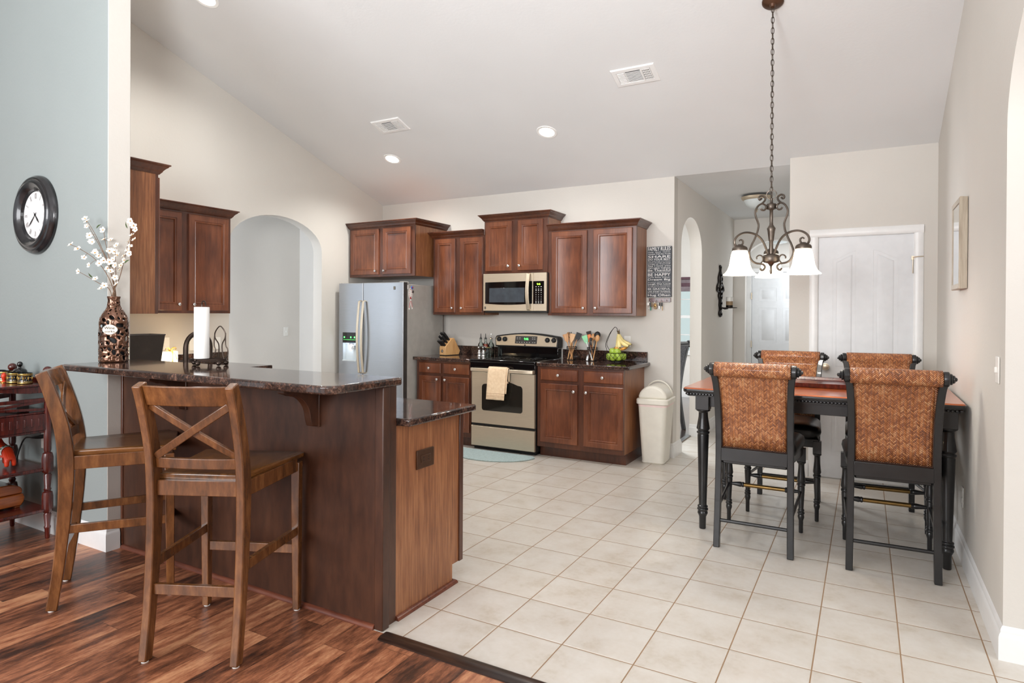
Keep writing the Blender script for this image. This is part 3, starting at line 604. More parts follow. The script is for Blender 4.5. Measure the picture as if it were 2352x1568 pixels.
b = MB(); b.box(-3.235, -3.175, FY+0.004, FY+0.03, 1.045, 1.062); b.box(-3.215, -3.175, FY+0.018, FY+0.03, 0.99, 1.035); b.build('dispenser_paddle', 'chrome', d1, bev=0.003)
b = MB(); b.box(DX0+0.03, DX1-0.03, FY+0.012, FY+0.032, DZ1-0.006, DZ1-0.002); b.build('dispenser_light', 'ledblue', d1)
lamp('POINT', 'dispenser_glow', (-3.22-(-2.93), FY+0.012-3.2, 1.03), 0.35, (0.7, 0.8, 1.0), parent=f, shadow_soft_size=0.01)
for d, x in ((d1, -3.058), (d2, -3.000)):
    b = MB(); pts = [(x, FY+0.004, 1.528), (x, FY-0.028, 1.518)]+[(x, FY-0.028-0.034*sin(pi*i/12), 1.518-(1.518-0.75)*i/12) for i in range(1, 12)]+[(x, FY-0.028, 0.75), (x, FY+0.004, 0.74)]
    b.strip(pts, 0.026, 0.012, (1, 0, 0)); b.build('handle', 'steel', d, bev=0.003)
b = MB(); b.box(-2.604, -2.580, FY-0.003, FY+0.001, 1.642, 1.676); b.mi = 1
for z in (1.648, 1.654, 1.662, 1.669): b.box(-2.602, -2.582, FY-0.0036, FY-0.0028, z, z+0.0025)
b.build('badge', ['dkgrey', 'steel'], d2)
for x in (-3.34, -2.51):
    b = MB(); b.box(x-0.03, x+0.03, FY+0.012, FY+0.10, 1.700, 1.727); b.build('hinge_cap', 'greyside', f, bev=0.006)
# magnets on the refrigerator's side
def on_side(pts): return [(FX1-0.0035, y, z) for y, z in pts]
b = MB(); xo = -2.4788
outer = [(2.893+0.030*cos(a)*(1 if True else 1), 1.602+0.052*sin(a)) for a in [radians(-60+ (300)*i/22) for i in range(23)]]
pts = [(2.862, 1.437)]+[(2.886, 1.535)]+[(2.893-0.034*sin(pi*i/10*1.0+0.25), 1.605-0.058*cos(pi*i/10*1.0+0.25)) for i in range(0, 10)]+[(2.893+0.034*sin(pi*i/10+0.25), 1.605+0.058*cos(pi*i/10+0.25)) for i in range(0, 10)]+[(2.906, 1.535), (2.934, 1.445), (2.918, 1.436), (2.898, 1.500), (2.878, 1.430)]
b.prism(pts, 'X', -2.4795, -2.4765); o = b.build('ribbon_magnet', 'white', loc=None)
tag(o, 'white and red awareness ribbon magnet on the refrigerator side', 'magnet')
LOC[o.name] = Vector(o.location)
b = MB()
for t0 in range(0, 360, 30):
    a = radians(t0); b.prism([(2.893+0.026*cos(a+q)*r_, 1.607+0.047*sin(a+q)*r_) for q, r_ in ((0, 0.82), (0.3, 0.85), (0.3, 1.02), (0, 1.0))], 'X', -2.4766, -2.4758)
b.prism([(2.884, 1.545), (2.903, 1.545), (2.908, 1.562), (2.879, 1.562)], 'X', -2.4766, -2.4758); b.prism([(2.868, 1.452), (2.876, 1.447), (2.892, 1.52), (2.886, 1.53)], 'X', -2.4766, -2.4758); b.prism([(2.920, 1.452), (2.926, 1.458), (2.906, 1.53), (2.900, 1.522)], 'X', -2.4766, -2.4758)
b.build('printed_marks', 'ribbonred', o)
b = MB(); b.box(-2.4795, -2.476, 2.795, 2.855, 1.648, 1.690); o = b.build('note_magnet', 'paper', bev=0.001); tag(o, 'small cream note magnet at the top corner of the refrigerator side', 'magnet')
b = MB(); b.lathe([(0.018, 0), (0.018, 0.006), (0.012, 0.009)], (-2.4795, 2.918, 1.665), 16, 'X'); o = b.build('round_magnet', 'blue'); tag(o, 'round blue and red magnet above the ribbon', 'magnet'); LOC[o.name] = Vector(o.location)
b = MB(); b.lathe([(0.009, 0.008), (0.009, 0.0105), (0.004, 0.011)], (-2.4795, 2.918, 1.668), 12, 'X'); b.build('red_centre', 'ribbonred', o)
b = MB(); b.lathe([(0.014, 0), (0.015, 0.005), (0.009, 0.010)], (-2.4795, 2.932, 1.623), 14, 'X'); o = b.build('button_magnet', 'dkgrey'); tag(o, 'dark grey button magnet just below the blue round one', 'magnet')

CAMP = Vector((1.73727, -2.43887, 1.40187))
for o in list(bpy.data.objects):
    if o == f or o.get('category') == 'magnet': o.location = CAMP+(o.location-CAMP)*1.0232; o.scale = (1.0232,)*3
# ------------------------------------------------------------------ microwave
m = thing('microwave', 'stainless over-the-range microwave with black window and green clock', 'microwave', (-1.465, 3.5, 1.405))
MX0, MX1, MY = -1.842, -1.090, 3.33
b = MB(); b.box(MX0+0.008, MX1+0.0, MY+0.022, YW-0.003, 1.405, 1.817); b.build('housing', 'mblack', m, bev=0.003)
b = MB(); b.rings([rect(MX0, -1.2445, 1.424, 1.817, MY+0.022), rect(MX0, -1.2445, 1.424, 1.817, MY+0.003), rect(MX0+0.003, -1.2475, 1.427, 1.814, MY)]); md = b.build('oven_door', 'steel', m, ang=30)
n = 12; bot = [(-1.815+(-1.25+1.815)*i/n, 1.500-0.012*sin(pi*i/n)) for i in range(n+1)]
b = MB(); b.prism(bot+[(-1.25, 1.732), (-1.815, 1.727)], 'Y', MY-0.004, MY+0.001); b.build('window_surround', 'gblack', md)
b = MB(); b.box(-1.764, -1.338, MY-0.0052, MY-0.003, 1.514, 1.665); b.build('window_screen', 'mwglass', md, bev=0.001)
b = MB(); pts = [(-1.287, MY+0.004, 1.812), (-1.287, MY-0.02, 1.806)]+[(-1.287, MY-0.02-0.03*sin(pi*i/10), 1.806-0.366*i/10) for i in range(1, 10)]+[(-1.287, MY-0.02, 1.44), (-1.287, MY+0.004, 1.434)]
b.strip(pts, 0.038, 0.010, (1, 0, 0)); b.build('handle', 'steel', md, bev=0.003)
b = MB(); b.box(-1.826, -1.806, MY-0.003, MY+0.001, 1.444, 1.468); b.mi = 1; b.box(-1.822, -1.810, MY-0.0036, MY-0.0028, 1.450, 1.453); b.box(-1.822, -1.810, MY-0.0036, MY-0.0028, 1.458, 1.461); b.build('badge', ['dkgrey', 'steel'], md)
b = MB(); b.rings([rect(-1.2425, MX1, 1.424, 1.817, MY+0.022), rect(-1.2425, MX1, 1.424, 1.817, MY+0.003), rect(-1.2395, MX1-0.003, 1.427, 1.814, MY)]); mc = b.build('control_column', 'steel', m, ang=30)
b = MB(); b.box(-1.238, -1.115, MY-0.003, MY+0.001, 1.497, 1.730); b.build('keypad', 'gblack', mc)
b = MB(); rows = [1.672, 1.648, 1.632, 1.612, 1.590, 1.568, 1.546, 1.524, 1.508]
for r, z in enumerate(rows):
    for x in (-1.205, -1.176, -1.147): b.box(x-(0.006 if r in (0, 1, 2, 8, 7) else 0.003), x+(0.006 if r in (0, 1, 2, 8, 7) else 0.003), MY-0.0036, MY-0.0029, z-0.0026, z+0.0026)
b.build('key_markings', 'white', mc)
b = MB(); text_into(b, '9:46', 0.040, 0.019, (-1.196, MY-0.0036, 1.690), (1, 0, 0), (0, 0, 1)); b.build('clock_digits', 'ledlime', mc)

# ------------------------------------------------------------------ range
s = thing('range', 'freestanding stainless electric range with black glass cooktop and towel', 'stove', (-1.455, 3.4, 0))
SX0, SX1, SY = -1.828, -1.072, 3.055
b = MB(); b.box(SX0+0.006, SX1-0.004, SY+0.03, YW-0.03, 0.03, 0.905); b.box(SX0+0.02, SX1-0.02, SY+0.06, YW-0.1, 0.0, 0.04); b.build('body', 'mblack', s, bev=0.003)
b = MB(); b.box(SX0, SX1, SY-0.004, YW-0.05, 0.898, 0.928); b.build('cooktop', 'gblack', s, bev=0.008, bseg=3)
b = MB()
for x, y, r in ((-1.63, 3.22, 0.105), (-1.27, 3.22, 0.085), (-1.63, 3.47, 0.085), (-1.27, 3.47, 0.105)):
    for rr in (r, r*0.6): b.lathe([(rr, 0.9281), (rr, 0.9285), (rr-0.003, 0.9285), (rr-0.003, 0.9281)], (x, y, 0), 40, cap=False)
b.build('burner_rings', 'dkgrey', s)
b = MB(); b.box(SX0+0.003, SX1-0.003, SY+0.002, SY+0.03, 0.800, 0.898); b.build('vent_band', 'gblack', s, bev=0.003)
b = MB(); b.rings([rect(-1.808, -1.078, 0.272, 0.800, SY+0.03), rect(-1.808, -1.078, 0.272, 0.800, SY+0.006), rect(-1.804, -1.082, 0.276, 0.796, SY)]); od = b.build('oven_door', 'steel', s, ang=30)
n = 14; wp = []
def corner(cx, cz, r, a0, a1): return arc(cx, cz, r, r, a0, a1, 5)
wp += corner(-1.655, 0.435, 0.025, pi, 1.5*pi)+corner(-1.235, 0.435, 0.025, 1.5*pi, 2*pi)+corner(-1.245, 0.645, 0.035, 0, pi/2.6)
wp += [(-1.265-0.36*i/n, 0.682+0.040*sin(pi*i/n)) for i in range(0, n+1)]+corner(-1.645, 0.645, 0.035, pi-pi/2.6, pi)
b = MB(); b.prism(wp, 'Y', SY-0.003, SY+0.001); b.build('oven_window', 'ovenglass', od)
b = MB(); hp = [(-1.800, SY+0.012, 0.824), (-1.795, SY-0.030, 0.824)]+[(-1.780+0.676*i/8, SY-0.036, 0.824) for i in range(9)]+[(-1.089, SY-0.030, 0.824), (-1.084, SY+0.012, 0.824)]
b.strip(hp, 0.034, 0.015, (0, 0, 1)); b.build('oven_handle', 'steel', od, bev=0.006, bseg=3)
b = MB(); b.rings([rect(-1.810, -1.076, 0.042, 0.246, SY+0.03), rect(-1.810, -1.076, 0.042, 0.246, SY+0.006), rect(-1.806, -1.080, 0.046, 0.242, SY)])
b.build('storage_drawer', 'steel', s, ang=30)
b = MB(); b.box(SX0+0.012, SX1-0.010, 3.600, YW-0.035, 0.928, 1.050); b.build('riser', 'gblack', s, bev=0.004)
n = 16
def guard(ins, zb, zt): return [(SX0-0.002+ins, zb), (SX1+0.004-ins, zb), (SX1+0.008-ins, zt-0.05)]+[(SX1-0.004-ins-(SX1-SX0-0.012-2*ins)*i/n, zt-0.018+0.034*sin(pi*i/n)) for i in range(n+1)]+[(SX0-0.006+ins, zt-0.05)]
b = MB(); b.prism(guard(0.0, 1.034, 1.172), 'Y', 3.570, YW-0.035); bg = b.build('backguard', 'mblack', s, bev=0.01, bseg=3)
b = MB(); b.prism(guard(0.014, 1.048, 1.160), 'Y', 3.562, 3.576); cp = b.build('control_fascia', 'steel', s, bev=0.003)
b = MB(); b.prism([(-1.577, 1.073), (-1.315, 1.073), (-1.305, 1.155), (-1.567, 1.155)], 'Y', 3.558, 3.565); b.build('display_panel', 'dkgrey', cp)
b = MB(); text_into(b, '9:46', 0.050, 0.024, (-1.462, 3.5572, 1.113), (1, 0, 0), (0, 0, 1)); b.build('clock_digits', 'ledgreen', cp)
b = MB()
for x in (-1.55, -1.52, -1.49, -1.46, -1.43, -1.40, -1.36, -1.335): b.box(x-0.006, x+0.006, 3.5570, 3.5582, 1.086, 1.090)
for x in (-1.545, -1.515, -1.36, -1.335): b.box(x-0.007, x+0.007, 3.5570, 3.5582, 1.122, 1.125); b.box(x-0.007, x+0.007, 3.5570, 3.5582, 1.138, 1.141)
b.build('key_markings', 'white', cp)
for x in (-1.773, -1.700, -1.185, -1.110):
    b = MB(); z = 1.118; b.lathe([(0.026, 0), (0.026, -0.008), (0.021, -0.014), (0.020, -0.028), (0.012, -0.031)], (x, 3.562, z), 18, 'Y'); b.box(x-0.005, x+0.005, 3.524, 3.535, z-0.024, z+0.024); b.build('control_knob', 'mblack', cp, bev=0.001)
b = MB(); b.lathe([(0.009, 0), (0.009, -0.002)], (-1.455, 3.562, 1.058), 14, 'Y'); b.build('badge', 'dkgrey', cp)
# towel over the oven handle
def cloth_strip(x0, x1, zf, zb, y0, name, off):
    b = MB(); prof = [(y0-0.014-off, zf+(0.842-zf)*i/10) for i in range(11)]+[(y0-0.012-off, 0.848), (y0, 0.855+off), (y0+0.012, 0.848)]+[(y0+0.016, 0.84-(0.84-zb)*i/5) for i in range(6)]
    loops = []
    for k in range(13):
        u = k/12; row = []
        for j, (y, z) in enumerate(prof):
            d = max(0, (0.84-z))*0.11 if j < 11 else 0
            row.append((x0+(x1-x0)*u+(0.03*(z-0.855) if j < 11 else 0)*(1-u)*-1.0*0+(-0.06*(0.855-z) if j < 11 else 0), y-d*abs(sin(u*7.5+off*60))*0.35-d*0.15, z))
        loops.append(row)
    b.rings(loops, False, False, closed=False); return b
t = thing('dish_towel', 'cream tea towel with thin stripes hanging on the oven handle', 'towel', (-1.47, 3.01, 0.53))
b = cloth_strip(-1.572, -1.36, 0.535, 0.70, 3.018, 'front', 0.006); b.build('front_fold', 'cream', t, solid=0.005, ang=60)
b = cloth_strip(-1.46, -1.345, 0.60, 0.72, 3.018, 'back', 0.0); b.build('back_fold', 'cream', t, solid=0.005, ang=60)
# rug
pts = [(-1.07, 3.02), (-1.93, 3.02)]+[(-1.50+0.47*cos(a), 2.98+0.345*sin(a)) for a in [pi+pi*i/28 for i in range(29)]]
b = MB(); b.prism(pts, 'Z', 0.001, 0.014); o = b.build('kitchen_mat', 'rug', bev=0.004); tag(o, 'pale aqua half-oval mat on the tiles before the stove', 'rug')

# ------------------------------------------------------------------ things on the range-side counters
def lathe_thing(name, label, cat, loc, parts, group=None, seg=20):
    t = thing(name, label, cat, loc, group=group, local=True)
    for pn, prof, m_ in parts: b = MB(); b.lathe(prof, (0, 0, 0), seg); b.build(pn, m_, t)
    return t
def oil_bottle(loc, label, fill=None, h=0.19):
    t = thing('oil_bottle', label, 'bottle', loc, group='glass oil bottles', local=True)
    b = MB(); b.lathe([(0.031, 0), (0.033, 0.004), (0.033, h*0.62), (0.026, h*0.74), (0.013, h*0.84), (0.012, h*0.97), (0.014, h*0.975), (0.014, h)], seg=20, cap=True); b.build('bottle_glass', 'glass', t)
    if fill: b = MB(); b.lathe([(0.026, 0.055), (0.0275, 0.06), (0.0275, h*0.6), (0.02, h*0.72)]); b.build('contents', fill, t)
    b = MB(); b.lathe([(0.014, h), (0.014, h+0.012), (0.009, h+0.016), (0.006, h+0.02), (0.004, h+0.06), (0.0015, h+0.062)], seg=12); b.build('pourer', 'dkgrey' if fill or 'near' in label else 'chrome', t)
    return t
oil_bottle((-1.975, 3.50, CT), 'clear oil bottle with dark pourer near the knife block')
oil_bottle((-1.925, 3.52, CT), 'glass bottle filled with red chilli oil behind the mills', 'oil')
oil_bottle((-1.885, 3.57, CT), 'clear oil bottle with a bare metal spout beside the backguard')
MILL = [(0.024, 0), (0.025, 0.006), (0.021, 0.012), (0.019, 0.03), (0.022, 0.036), (0.022, 0.044), (0.016, 0.052), (0.013, 0.075), (0.017, 0.088), (0.021, 0.094), (0.022, 0.104), (0.016, 0.112), (0.006, 0.116), (0.007, 0.122), (0.002, 0.127)]
for x, y, l in ((-1.948, 3.425, 'chrome pepper mill standing nearer the knife block'), (-1.893, 3.425, 'chrome salt mill standing nearer the stove')):
    lathe_thing('pepper_mill', l, 'mill', (x, y, CT), [('mill_body', MILL, 'chrome')], 'chrome mills by the stove')
t = thing('glass_jar', 'small square clear jar with gold rim beside the stove', 'jar', (-1.862, 3.47, CT), local=True)
b = MB(); b.box(-0.016, 0.016, -0.03, 0.03, 0, 0.10); b.build('jar_glass', 'glass', t, bev=0.004); b = MB(); b.box(-0.017, 0.017, -0.031, 0.031, 0.10, 0.104); b.build('rim', 'yoil', t, bev=0.002)
# knife block
KB = thing('knife_block', 'slanted beech knife block with a round emblem', 'knife block', (-2.375, 3.46, CT), -0.25, local=True)
prof = [(-0.095, 0.006), (0.105, 0.006), (0.125, 0.05), (0.035, 0.195), (0.0, 0.19), (-0.095, 0.095)]
b = MB(); b.prism(prof, 'X', -0.05, 0.05); b.build('block', 'beech', KB, bev=0.003)
b = MB(); b.box(-0.048, 0.048, -0.092, 0.10, 0, 0.0065); b.build('base_pad', 'mblack', KB)
b = MB(); b.lathe([(0.017, -0.0945), (0.017, -0.0965)], (-0.004, 0, 0.05), 20, 'Y'); b.mi = 1; b.box(-0.012, 0.004, -0.0972, -0.0964, 0.053, 0.056); b.box(-0.010, 0.008, -0.0972, -0.0964, 0.045, 0.048); b.build('emblem', ['dkgrey', 'white'], KB)
sl = Vector((0, 0.095, 0.095)).normalized(); nrm = Vector((0, -0.7071, 0.7071))
def knife(u, v, ln, first=False, shears=False):
    base = Vector((u, -0.0475, 0.1425))+sl*v
    R = Matrix.Rotation(-0.25, 4, 'Z'); w0 = Vector((-2.375, 3.46, CT))+R @ base
    t = thing('kitchen_knife', 'black riveted knife handle sticking out of the beech block', 'knife', tuple(w0), -0.25, 'knives in the beech block', local=True)
    b = MB(); b.strip([(0, 0, 0), tuple(nrm*0.02), tuple(nrm*ln*0.6), tuple(nrm*ln)], [0.014, 0.013, 0.015, 0.014], [0.022, 0.019, 0.024, 0.026], (1, 0, 0)); b.build('handle', 'mblack', t, bev=0.004)
    b = MB()
    for q in (0.35, 0.65): p = nrm*ln*q; b.lathe([(0.003, -0.0085), (0.003, 0.0085)], tuple(p), 8, 'X')
    b.lathe([(0.004, -0.006), (0.004, 0.006)], tuple(nrm*ln*0.97), 8, 'X'); b.build('rivets', 'chrome', t)
for u, v, ln in ((-0.03, -0.045, 0.085), (-0.01, -0.045, 0.085), (0.01, -0.045, 0.085), (0.03, -0.045, 0.085), (-0.027, 0.0, 0.11), (0.025, 0.0, 0.11), (-0.027, 0.042, 0.12), (0.0, 0.045, 0.12), (0.027, 0.042, 0.12)): knife(u, v, ln)
t = thing('kitchen_shears', 'kitchen shears with loop handles in the middle of the knife block', 'scissors', tuple(Vector((-2.375, 3.46, CT))+Matrix.Rotation(-0.25, 4, 'Z') @ Vector((0, -0.0475, 0.1425))), -0.25, local=True)
for sg in (-1, 1):
    b = MB(); c0 = nrm*0.075; b.tube([tuple(c0+Vector((sg*0.014, 0, 0))+Vector((0.013*cos(a), 0, 0))+nrm*0.02*sin(a)) for a in [2*pi*i/14 for i in range(14)]], 0.004, 6, closed=True); b.tube([(0, 0, 0), tuple(nrm*0.03), tuple(nrm*0.056+Vector((sg*0.012, 0, 0)))], 0.005, 6); b.build('loop_handle', 'mblack', t)
# utensil holders
def holder(x, y, label):
    t = thing('utensil_holder', label, 'utensil holder', (x, y, CT), local=True, group='wire utensil holders')
    b = MB(); R = 0.052
    for z, r in ((0.004, R*0.9), (0.118, R), (0.138, R)): b.tube([(r*cos(2*pi*i/28), r*sin(2*pi*i/28), z) for i in range(28)], 0.0024, 6, closed=True)
    for i in range(12): a = 2*pi*i/12; b.tube([(R*0.9*cos(a), R*0.9*sin(a), 0.004), (R*cos(a), R*sin(a), 0.118)], 0.0013, 5)
    for i in range(24): a = 2*pi*i/24; a2 = 2*pi*(i+0.5)/24; b.tube([(R*cos(a), R*sin(a), 0.118), (R*cos(a2), R*sin(a2), 0.138)], 0.0015, 5)
    b.lathe([(R*0.88, 0.0), (R*0.88, 0.003)], seg=28); b.build('wire_basket', 'iron', t)
holder(-0.905, 3.555, 'black wire utensil holder of wooden spoons nearest the stove'); holder(-0.678, 3.555, 'black wire utensil holder with the mint and orange spatulas')
def utensil(name, label, cat, hx, dx, dy, tx, ty, head, hm, sm, ln=0.30, z0=0.006):
    o0 = Vector((hx+dx, 3.555+dy, CT+z0)); o1 = Vector((hx+tx, 3.555+ty, CT+ln)); ax = (o1-o0).normalized()
    t = thing(name, label, cat, tuple(o0)); hl = {'spat': 0.085, 'spoon': 0.07, 'ladle': 0.075, 'tongs': 0.0, 'fork': 0.07, 'wedge': 0.09}[head]; L = (o1-o0).length
    side = Vector((0.96, 0.28, 0)); side = (side-ax*side.dot(ax)).normalized(); nn = ax.cross(side)
    b = MB(); e = o0+ax*(L-hl*0.8)
    if head == 'tongs': b.strip([tuple(o0+nn*0.006), tuple(o1+nn*0.010)], 0.018, 0.002, side); b.strip([tuple(o0-nn*0.006), tuple(o1-nn*0.010)], 0.018, 0.002, side); b.build('arms', sm, t); b = MB(); b.strip([tuple(o1-ax*0.02), tuple(o1+ax*0.01)], 0.024, 0.024, side); b.build('joint', 'mblack', t, bev=0.004); return t
    b.tube([tuple(o0), tuple((o0+e)/2), tuple(e)], [0.0065, 0.0055, 0.0055], 8); b.build('handle', sm, t)
    b = MB(); h0 = o1-ax*hl
    if head == 'spat': b.strip([tuple(h0), tuple(h0+ax*0.015), tuple(o1)], [0.014, 0.040, 0.052], [0.010, 0.007, 0.004], side); b.build('head', hm, t, bev=0.003)
    elif head == 'wedge': b.strip([tuple(h0), tuple(h0+ax*0.03), tuple(o1)], [0.016, 0.044, 0.060], [0.010, 0.006, 0.004], side); b.build('head', hm, t, bev=0.002)
    elif head == 'fork':
        for q in (-1, 0, 1): b.tube([tuple(h0), tuple(h0+ax*0.02+side*0.012*q), tuple(o1+side*0.016*q)], 0.004, 6)
        b.build('tines', hm, t)
    else:
        c0 = (h0+o1)/2; w_ = 0.024 if head == 'spoon' else 0.032
        mk = b.mark(); b.ball((0, 0, 0), (w_, 0.008 if head == 'spoon' else 0.018, hl*0.5)); b.bm.verts.ensure_lookup_table()
        mt = Matrix((side, nn, ax)).transposed().to_4x4(); mt.translation = c0; b.xf(mk, mt); b.build('bowl', hm, t)
    return t
G1, G2 = 'utensils in the wooden-spoon holder', 'utensils in the coloured-spatula holder'
U = [('spatula', 'wide pale wooden spatula tilting left in the spoon holder', 'spatula', -0.905, 0.012, -0.01, -0.075, 0.0, 'wedge', 'spoonw', 'spoonw', 0.265),
 ('wooden_spoon', 'tall wooden spoon at the back of the spoon holder', 'spoon', -0.905, 0.0, 0.02, -0.055, 0.03, 'spoon', 'spoonw', 'spoonw', 0.285),
 ('pasta_fork', 'black slotted pasta fork behind the wooden spatula', 'fork', -0.905, 0.01, 0.02, -0.038, 0.03, 'fork', 'mblack', 'mblack', 0.285),
 ('turner', 'slotted wooden turner with light head in the spoon holder centre', 'spatula', -0.905, -0.035, -0.02, 0.012, 0.0, 'wedge', 'beech', 'beech', 0.270),
 ('wooden_spoon', 'orange-brown wooden spoon handle leaning inside the spoon holder', 'spoon', -0.905, 0.02, -0.03, -0.01, 0.03, 'spoon', 'spoonw', 'spoonw', 0.262),
 ('turner', 'black turner tilting right out of the spoon holder', 'spatula', -0.905, -0.01, -0.02, 0.085, 0.0, 'wedge', 'mblack', 'spoonw', 0.280),
 ('spatula', 'mint green silicone spatula tilting left in the wire holder', 'spatula', -0.678, 0.01, -0.02, -0.085, -0.01, 'wedge', 'mint', 'white', 0.255),
 ('spatula', 'orange silicone spatula beside the mint green one', 'spatula', -0.678, 0.02, 0.01, -0.055, 0.02, 'spat', 'orange', 'orange', 0.265),
 ('turner', 'dark brown turner standing above the orange spatula', 'spatula', -0.678, 0.025, 0.0, -0.055, 0.03, 'spat', 'iron', 'mblack', 0.298),
 ('tongs', 'bright steel tongs leaning across the front of the wire holder', 'tongs', -0.678, -0.04, -0.04, -0.005, -0.03, 'tongs', 'chrome', 'chrome', 0.225),
 ('wooden_spoon', 'plain wooden spoon in the middle of the coloured-spatula holder', 'spoon', -0.678, -0.01, 0.0, 0.0, 0.03, 'spoon', 'spoonw', 'spoonw', 0.275),
 ('ladle', 'large black ladle tilting right in the wire holder', 'ladle', -0.678, -0.01, 0.01, 0.058, 0.01, 'ladle', 'mblack', 'mblack', 0.298),
 ('wooden_spoon', 'copper-coloured spoon in front of the black ladle', 'spoon', -0.678, 0.02, -0.03, 0.068, -0.02, 'spoon', 'spoonw', 'spoonw', 0.265)]
for i, u in enumerate(U): o = utensil(*u); o['group'] = G1 if i < 6 else G2
# fruit basket with banana hook
FB = Vector((-0.405, 3.515, CT))
t = thing('fruit_basket', 'black wire fruit basket with a banana hook', 'basket', tuple(FB), local=True)
b = MB()
for z, r in ((0.012, 0.055), (0.095, 0.115)): b.tube([(r*cos(2*pi*i/36), r*sin(2*pi*i/36), z) for i in range(36)], 0.003, 6, closed=True)
def bw(a, t_): r = 0.055+0.06*sin(t_*pi/2); return (r*cos(a), r*sin(a), 0.012+0.083*t_**1.3)
for i in range(16):
    for sg in (1, -1): a = 2*pi*i/16; b.tube([bw(a+sg*t_*2*pi/16*2*0.9, t_) for t_ in [q/6 for q in range(7)]], 0.0016, 5)
for a in (0.6, 2.7, 4.7): b.tube([(0.055*cos(a), 0.055*sin(a), 0.012), (0.06*cos(a), 0.06*sin(a), 0.0)], 0.003, 6)
b.build('wire_bowl', 'iron', t)
b = MB()
for y in (0.035, 0.075): b.tube(smoothpts([(-0.105+(y-0.035)*0.5, y, 0.09), (-0.125, y*0.8, 0.17), (-0.085, y*0.5, 0.27), (-0.035, 0.01, 0.335), (-0.010, 0.0, 0.345), (0.006, 0, 0.325), (0.004, 0, 0.305), (0.014, 0, 0.298), (0.024, 0, 0.31), (0.024, 0, 0.325)]), 0.0028, 6)
b.build('banana_hook', 'iron', t)
for i, (x, y, z) in enumerate(((-0.06, -0.03, 0.055), (-0.015, -0.06, 0.052), (0.04, -0.05, 0.055), (0.065, 0.0, 0.058), (0.0, 0.0, 0.045), (-0.06, 0.035, 0.058), (0.035, 0.05, 0.058), (-0.01, 0.06, 0.055), (-0.035, -0.012, 0.105), (0.02, -0.03, 0.102))):
    a = thing('apple', 'green apple in the black wire fruit basket', 'apple', (FB.x+x, FB.y+y, FB.z+z-0.034), random.random()*6, 'green apples in the basket', local=True)
    b = MB(); b.lathe([(0.004, 0.006), (0.014, 0.0), (0.026, 0.006), (0.034, 0.022), (0.0365, 0.04), (0.032, 0.058), (0.022, 0.068), (0.010, 0.067), (0.002, 0.060)], seg=16); b.build('fruit', 'apple', a)
    b = MB(); b.tube([(0, 0, 0.058), (0.002, 0.001, 0.076)], 0.0016, 5); b.build('stalk', 'bananatip', a)
def banana_mesh(p0, dirx, diry, L, curve, rr=0.0205):
    pts = []; n = 12
    for i in range(n+1): u = i/n; pts.append((p0[0]+dirx*curve*(1-cos(u*1.5)), p0[1]+diry*curve*(1-cos(u*1.5)), p0[2]-L*sin(u*1.5)/sin(1.5)))
    return pts, [rr*max(0.32, min(1, 0.35+2.6*(i/n)))*(1 if i < n-1 else (0.75 if i < n else 0.4)) for i in range(n+1)]
t = thing('banana_bunch', 'bunch of yellow bananas hanging from the basket hook', 'bananas', (FB.x+0.018, FB.y, FB.z+0.30), local=True)
for dx, dy, L, cv in ((0.45, -0.8, 0.150, 0.10), (0.95, -0.35, 0.135, 0.135), (1.0, 0.15, 0.120, 0.135), (-0.25, -0.5, 0.160, 0.05)):
    pts, rr = banana_mesh((0, 0, 0), dx, dy, L, cv); b = MB(); b.tube(pts[1:], rr[1:], 7); o = b.build('banana', 'banana', t, ang=70)
    b = MB(); b.ball(pts[-1], 0.007, 8, 6); b.build('tip', 'bananatip', o)
b = MB(); b.tube([(0, 0, 0.012), (0.002, 0, -0.012), (0.006, -0.004, -0.03)], [0.011, 0.013, 0.010], 8); b.build('crown_stalk', 'bananatip', t)
t = thing('overripe_banana_bunch', 'brown spotted bananas lying on the apples', 'bananas', (FB.x+0.045, FB.y-0.01, FB.z+0.125), local=True)
for dy in (-0.022, 0.012):
    b = MB(); b.tube([(-0.055+0.125*i/9, dy+0.014*i/9, 0.018-0.016*sin(pi*i/9)+0.016*(i/9)**2) for i in range(10)], [0.007, 0.012, 0.015, 0.016, 0.016, 0.016, 0.015, 0.013, 0.010, 0.004], 7); b.build('banana', 'oldbanana', t, ang=70)
b = MB(); b.ball((-0.055, -0.003, 0.016), (0.014, 0.02, 0.012), 8, 6); b.build('crown_stalk', 'bananatip', t)

# ------------------------------------------------------------------ on the range wall
sg = thing('wall_sign', 'slate family rules board hung right of the cabinets', 'sign', (-0.035, YW-0.012, 1.566))
b = MB(); b.box(-0.156, 0.087, YW-0.024, YW-0.001, 1.566, 2.063); b.build('board', 'slate', sg, bev=0.002)
LN = [('FAMILY RULES', 148, 225), ('Help  Each  Other', 243, 268), ('Always Tell the Truth', 277, 309), ('SHARE', 318, 366), ('DO YOUR BEST', 377, 414), ('Pay with hugs and kisses', 426, 441), ('Listen to your parents', 452, 472), ('Laugh at Yourself', 481, 503), ('Say I love you', 511, 546), ('TRY NEW THINGS', 556, 584), ('Be Thankful', 591, 631), ('Show Compassion', 638, 659), ('BE HAPPY', 670, 730), ('Love Each Other', 742, 762), ('Dream Big', 776, 828), ('Respect one another', 841, 858), ('Laugh Out Loud', 868, 906), ('Keep your promises', 912, 929), ('Say Please and Thank You', 939, 953), ('BE GRATEFUL', 966, 997), ('Work hard  Enjoy every day', 1006, 1018), ('USE KIND WORDS', 1027, 1047), ('Know you are loved', 1055, 1074), ('Hug Often', 1083, 1142)]
b = MB()
for s_, y0, y1 in LN: text_into(b, s_, 0.222, (y1-y0)/1005*0.497, (-0.1455, YW-0.0242, 2.063-(y1-140)/1005*0.497), (1, 0, 0), (0, 0, 1))
